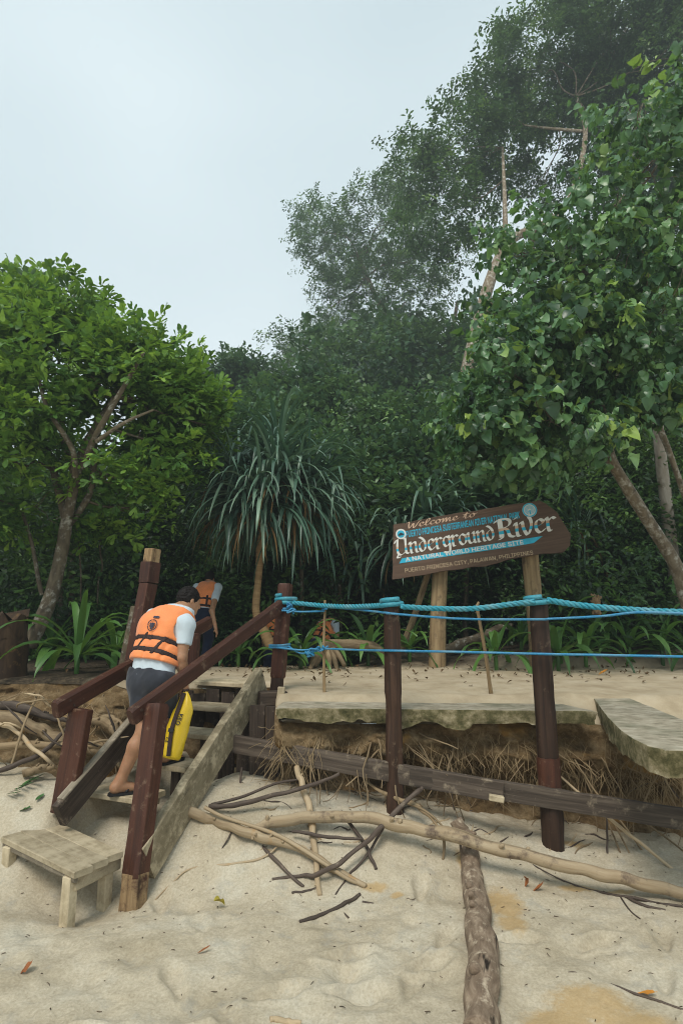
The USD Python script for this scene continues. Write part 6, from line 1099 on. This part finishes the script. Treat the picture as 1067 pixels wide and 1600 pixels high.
# bare trunks that show in the dark below the crowns
for k, (lab, pts, mt) in enumerate([('slim dark trunk behind the left tree', [(92, 1000, 9.5, .05), (95, 900, 9.5, .045), (92, 800, 9.5, .04)], 'bark_brown'), ('second slim trunk right of the left tree', [(112, 1005, 9.8, .055), (112, 900, 9.8, .05), (122, 790, 9.8, .045)], 'bark_brown'), ('thin bare sapling stem left of the leaning post', [(126, 940, 8.8, .012), (126, 890, 8.8, .012), (120, 820, 8.8, .010)], 'bark_brown'),
        ('hanging liana left of the leaning post', [(152, 950, 9, .012), (154, 905, 9, .013), (160, 885, 9, .012), (156, 850, 9, .012), (165, 780, 9, .012)], 'bark_brown'), ('white-barked trunk at the right edge', [(1062, 960, 9.6, .11), (1052, 880, 9.6, .105), (1040, 780, 9.5, .10), (1030, 690, 9.4, .09), (1025, 620, 9.3, .08)], 'bark_pale'), ('pale bare snag above the pandan', [(538, 800, 18, .09), (537, 690, 18, .085), (539, 672, 18, .05)], 'bark_pale'), ('dark pole-thin trunk right of the pandan stem', [(470, 1030, 10.6, .04), (472, 950, 10.6, .04), (470, 850, 10.6, .035)], 'bark_brown'),
        ('thin trunk just left of the middle fence post', [(530, 1030, 11, .055), (531, 950, 11, .05), (528, 850, 11, .045)], 'bark_brown'), ('thin trunk between the sign posts', [(728, 1030, 11, .05), (727, 960, 11, .05), (730, 850, 11, .045)], 'bark_brown')]):
    th = thing('bare_trunk', lab, 'tree', P(*pts[0][:3])); part(th, 'trunk', tube([[*P(*q[:3]), q[3]] for q in pts], 36, 9, .10, 200 + k, 5), M[mt], smooth=True)
# pandans: long arching blades
def strap_leaf(base, d0, L, W, g, droop, n=9, fold=.5, wave=0.0, tip=.0):
    d = nz(d0); pts = [np.asarray(base, float)]; st_ = L / (n - 1)
    kink = int(g.integers(3, n)) if g.uniform() < .45 and wave == 0 else -1
    for k in range(n - 1):
        if k == kink: d = nz(d * .45 + np.array([g.normal(0, .25), g.normal(0, .25), -.9]))
        pts.append(pts[-1] + d * st_); d = nz(d + np.array([0, 0, -droop * (.35 + 1.9 * k / n)]) * (1.6 / n))
    p = np.array(pts); t = nz(np.gradient(p, axis=0)); side = nz(np.cross(t, [0, 0, 1.0]) + 1e-4); up = np.cross(side, t); s_ = np.linspace(0, 1, n); w = W / 2 * np.interp(s_, [0, .12, .45, .8, 1], [.55, .85, 1, .62, .02]); z = w * fold
    wv = wave * W * np.sin(s_ * 9 + g.uniform(0, 6))
    rows = np.stack([p - side * w[:, None] + up * (z + wv)[:, None], p, p + side * w[:, None] + up * (z - wv)[:, None]], 1); i, j = np.meshgrid(np.arange(n - 1), np.arange(2), indexing='ij'); a_ = i * 3 + j
    return rows.reshape(-1, 3), tri(np.stack([a_, a_ + 3, a_ + 4, a_ + 1], -1).reshape(-1, 4))
def pandan(label, trunk, heads, g, part_cap=300, dead=130, L=(1.0, 1.55), W=(.036, .056)):
    th = thing('pandan', label, 'pandan tree', P(*trunk[0][:3]), 'pandans'); part(th, 'trunk', tube([[*P(*q[:3]), q[3]] for q in trunk], 70, 12, .08, 5, 7), M['pandan_trunk'], smooth=True); bl = []
    for (px, py, d, n) in heads:
        c = P(px, py, d); part(th, 'stem', tube(limb(P(*trunk[-1][:3]), c, .06, .04, g, .05), 10, 8, .1, 6), M['pandan_trunk'], smooth=True)
        for k in range(n):
            az = g.uniform(0, 2 * math.pi); el = g.uniform(-.2, 1.25) if k % 4 else g.uniform(-.8, .1); dd = np.array([math.cos(az) * math.cos(el), math.sin(az) * math.cos(el), math.sin(el)]); bl.append(strap_leaf(c + dd * .05 + g.normal(0, .06, 3), dd, g.uniform(*L), g.uniform(*W), g, g.uniform(.7, 1.8), 10))
    bl.sort(key=lambda m: m[0][:, 1].min())
    for m in bl[:part_cap]: part(th, 'blade', m, M['pandan'], smooth=True)
    if bl[part_cap:]: part(th, 'rear_blades', join(bl[part_cap:]), M['pandan'], smooth=True, kind='stuff')
    db_ = []
    for k in range(dead):
        c = P(*heads[k % len(heads)][:3]); az = g.uniform(0, 2 * math.pi); dd = np.array([math.cos(az), math.sin(az), -.35]); db_.append(strap_leaf(c + dd * .08 - [0, 0, g.uniform(.0, .25)], dd, g.uniform(.6, 1.25), g.uniform(.025, .04), g, g.uniform(1.3, 2.4), 9))
    if db_: part(th, 'dead_blades', join(db_), M['pandan_dead'], smooth=True, kind='stuff')
pandan('tall pandan with a huge drooping crown of strap leaves behind the stair post', [(424, 1012, 8.9, .085), (412, 985, 8.9, .075), (400, 955, 8.95, .06), (404, 900, 9, .055), (407, 850, 9, .058), (415, 825, 9, .065)], [(410, 790, 8.8, 170), (435, 745, 8.9, 140), (465, 785, 9.0, 140), (372, 780, 9.0, 140), (430, 715, 9.3, 110), (485, 760, 9.4, 110), (366, 735, 9.4, 100)], G(71), L=(.9, 1.5), W=(.045, .07))
pandan('lower pandan with upright blades just behind the sign', [(690, 1000, 11, .09), (685, 900, 11, .08), (675, 840, 11, .08)], [(665, 810, 10.2, 110), (700, 825, 10.4, 80), (620, 850, 10.4, 80), (560, 880, 10.8, 70)], G(72), dead=30, L=(.9, 1.4), W=(.055, .08))
pandan('shaded pandan with long hanging blades right of the sign', [(930, 1010, 10.6, .08), (925, 920, 10.6, .08), (915, 860, 10.6, .08)], [(905, 830, 10.4, 60), (950, 860, 10.6, 60)], G(73), part_cap=110, dead=30, L=(1.0, 1.5))
# lilies along the path: every leaf is a part
def lily(label, px, py, d, n, L, g, W=(.075, .115), tall=0.0):
    b = P(px, py, d); b[2] = min(b[2], float(terr_z(b[0:1], b[1:2])[0]) + .03) if tall == 0 else b[2]; th = thing('spider_lily', label, 'plant', b, 'lilies beside the path')
    part(th, 'stem', tube([[*(b - [0, 0, .05]), .026], [*(b + [0, 0, .10]), .030], [*(b + [0, 0, .20 + tall]), .018]], 8, 8, .1, 3), M['lily'], smooth=True)
    for k in range(n):
        az = k * 2.399 + g.normal(0, .25); el = 1.25 - 1.15 * (k + .5) / n + g.normal(0, .1); dd = np.array([math.cos(az) * math.cos(el), math.sin(az) * math.cos(el), math.sin(el)])
        part(th, 'leaf', strap_leaf(b + [0, 0, .16 + tall] + dd * .03, dd, L * g.uniform(.8, 1.2), g.uniform(*W), g, g.uniform(1.0, 2.0), 11, .35, .12), M['lily'], smooth=True)
LY = [('large bright lily overhanging the left bank', 120, 1044, 6.75, 20, 1.0), ('lily behind the leaning post at left', 178, 1040, 7.6, 13, .75), ('lily half hidden behind the left lily', 80, 1020, 8.2, 11, .8),
      ('upright lily right of the stair post', 470, 1030, 8.4, 12, .85), ('lily beside the foot of the pandan stem', 440, 1040, 8.2, 9, .45), ('lily left of the middle fence post', 575, 1030, 8.9, 13, .8), ('lily beside the arching root', 540, 1032, 9.2, 10, .7), ('lily right of the middle fence post', 640, 1030, 9.2, 11, .75), ('lily leaning on the crooked stick', 775, 1038, 8.3, 13, .7), ('lily right behind the split fence post', 872, 1038, 8.2, 14, .85), ('broad lily right of the split fence post', 915, 1030, 8.6, 15, .9), ('rear lily below the cut stake end', 945, 1020, 9.2, 13, .85), ('lily at the back right of the path', 985, 1030, 8.8, 15, .9), ('lily at the right edge of the path', 1035, 1030, 8.7, 15, .9), ('outermost lily, cut by the right edge', 1085, 1030, 8.5, 14, .9), ('lily in the gloom behind the right lilies', 1010, 1005, 10, 13, .9), ('lily in the gloom left of the split post', 815, 1020, 9.4, 11, .75), ('small lily behind the stairs top', 372, 1040, 9.0, 9, .45)]
for k, (lab, px, py, d, n, L) in enumerate(LY): lily(lab, px, py, d, n, L, G(300 + k))
# undergrowth: a mass of leafy twigs under and behind the trees
def thicket(label, boxes, n, kind, seed, sc=(.8, 1.3)):
    g = G(seed); P_, O_, U_ = [], [], []
    for (x0, x1, y0, y1, z0, z1, w) in boxes:
        m = int(n * w); nc = m // 8; cc = np.stack([g.uniform(x0, x1, nc), g.uniform(y0, y1, nc), z0 + (z1 - z0) * g.uniform(0, 1, nc) ** 1.25], -1); cl = np.repeat(cc, 8, 0); o = nz(g.normal(size=cl.shape)) * g.uniform(.2, 1, (len(cl), 1))
        P_.append(cl + o * .38); O_.append(nz(o + [0, -.35, .05] + g.normal(0, .3, o.shape))); U_.append(nz(np.array([0, -.3, 1.0]) + g.normal(0, .35, o.shape)))
    P_, O_, U_ = np.vstack(P_), np.vstack(O_), np.vstack(U_); P_[:, 2] += terr_z(P_[:, 0], P_[:, 1]) - 1.1
    pr, _ = scatter(uniq('/World', 'undergrowth'), kind, P_, O_, U_, g.uniform(*sc, len(P_)), g); tag(pr, label, None, None, 'stuff')
thicket('dark tangled undergrowth below the left trees and pandan', [(-9, .2, 10.2, 13.5, 1.0, 4.6, .55), (-11, .5, 13, 18, 1.0, 6.5, .35), (-7, -3.6, 8.6, 10.4, 1.0, 3.2, .10)], 9500, 'under', 501)
thicket('dark tangled undergrowth behind the sign and the right lilies', [(.0, 9, 10.6, 13.5, 1.0, 4.6, .55), (-1, 12, 13, 18, 1.0, 7.0, .35), (3.4, 7.5, 9.2, 10.6, 1.0, 3.0, .10)], 9500, 'under', 502)
thicket('forest mass closing off the view far behind', [(-26, 0, 19, 30, 1, 7.5, .42), (-2, 26, 19, 30, 1, 11, .58)], 12000, 'hill', 503, (1.3, 2.2))
# ------------------------------------------------------------------ damp coastal air
hz = trimesh.creation.box(bounds=[[-70, -14, -4.5], [70, 72, 42]])
hm = usdkit.material(stage, LK + 'thin_mist', {'v': ('principled_volume', {'color': (.92, .97, 1.0), 'density': .0030, 'anisotropy': .4})}, [], volume='v.volume')
solo('haze', hz, hm, 'thin pale mist in the air that fades the farther trees', None, kind='stuff')
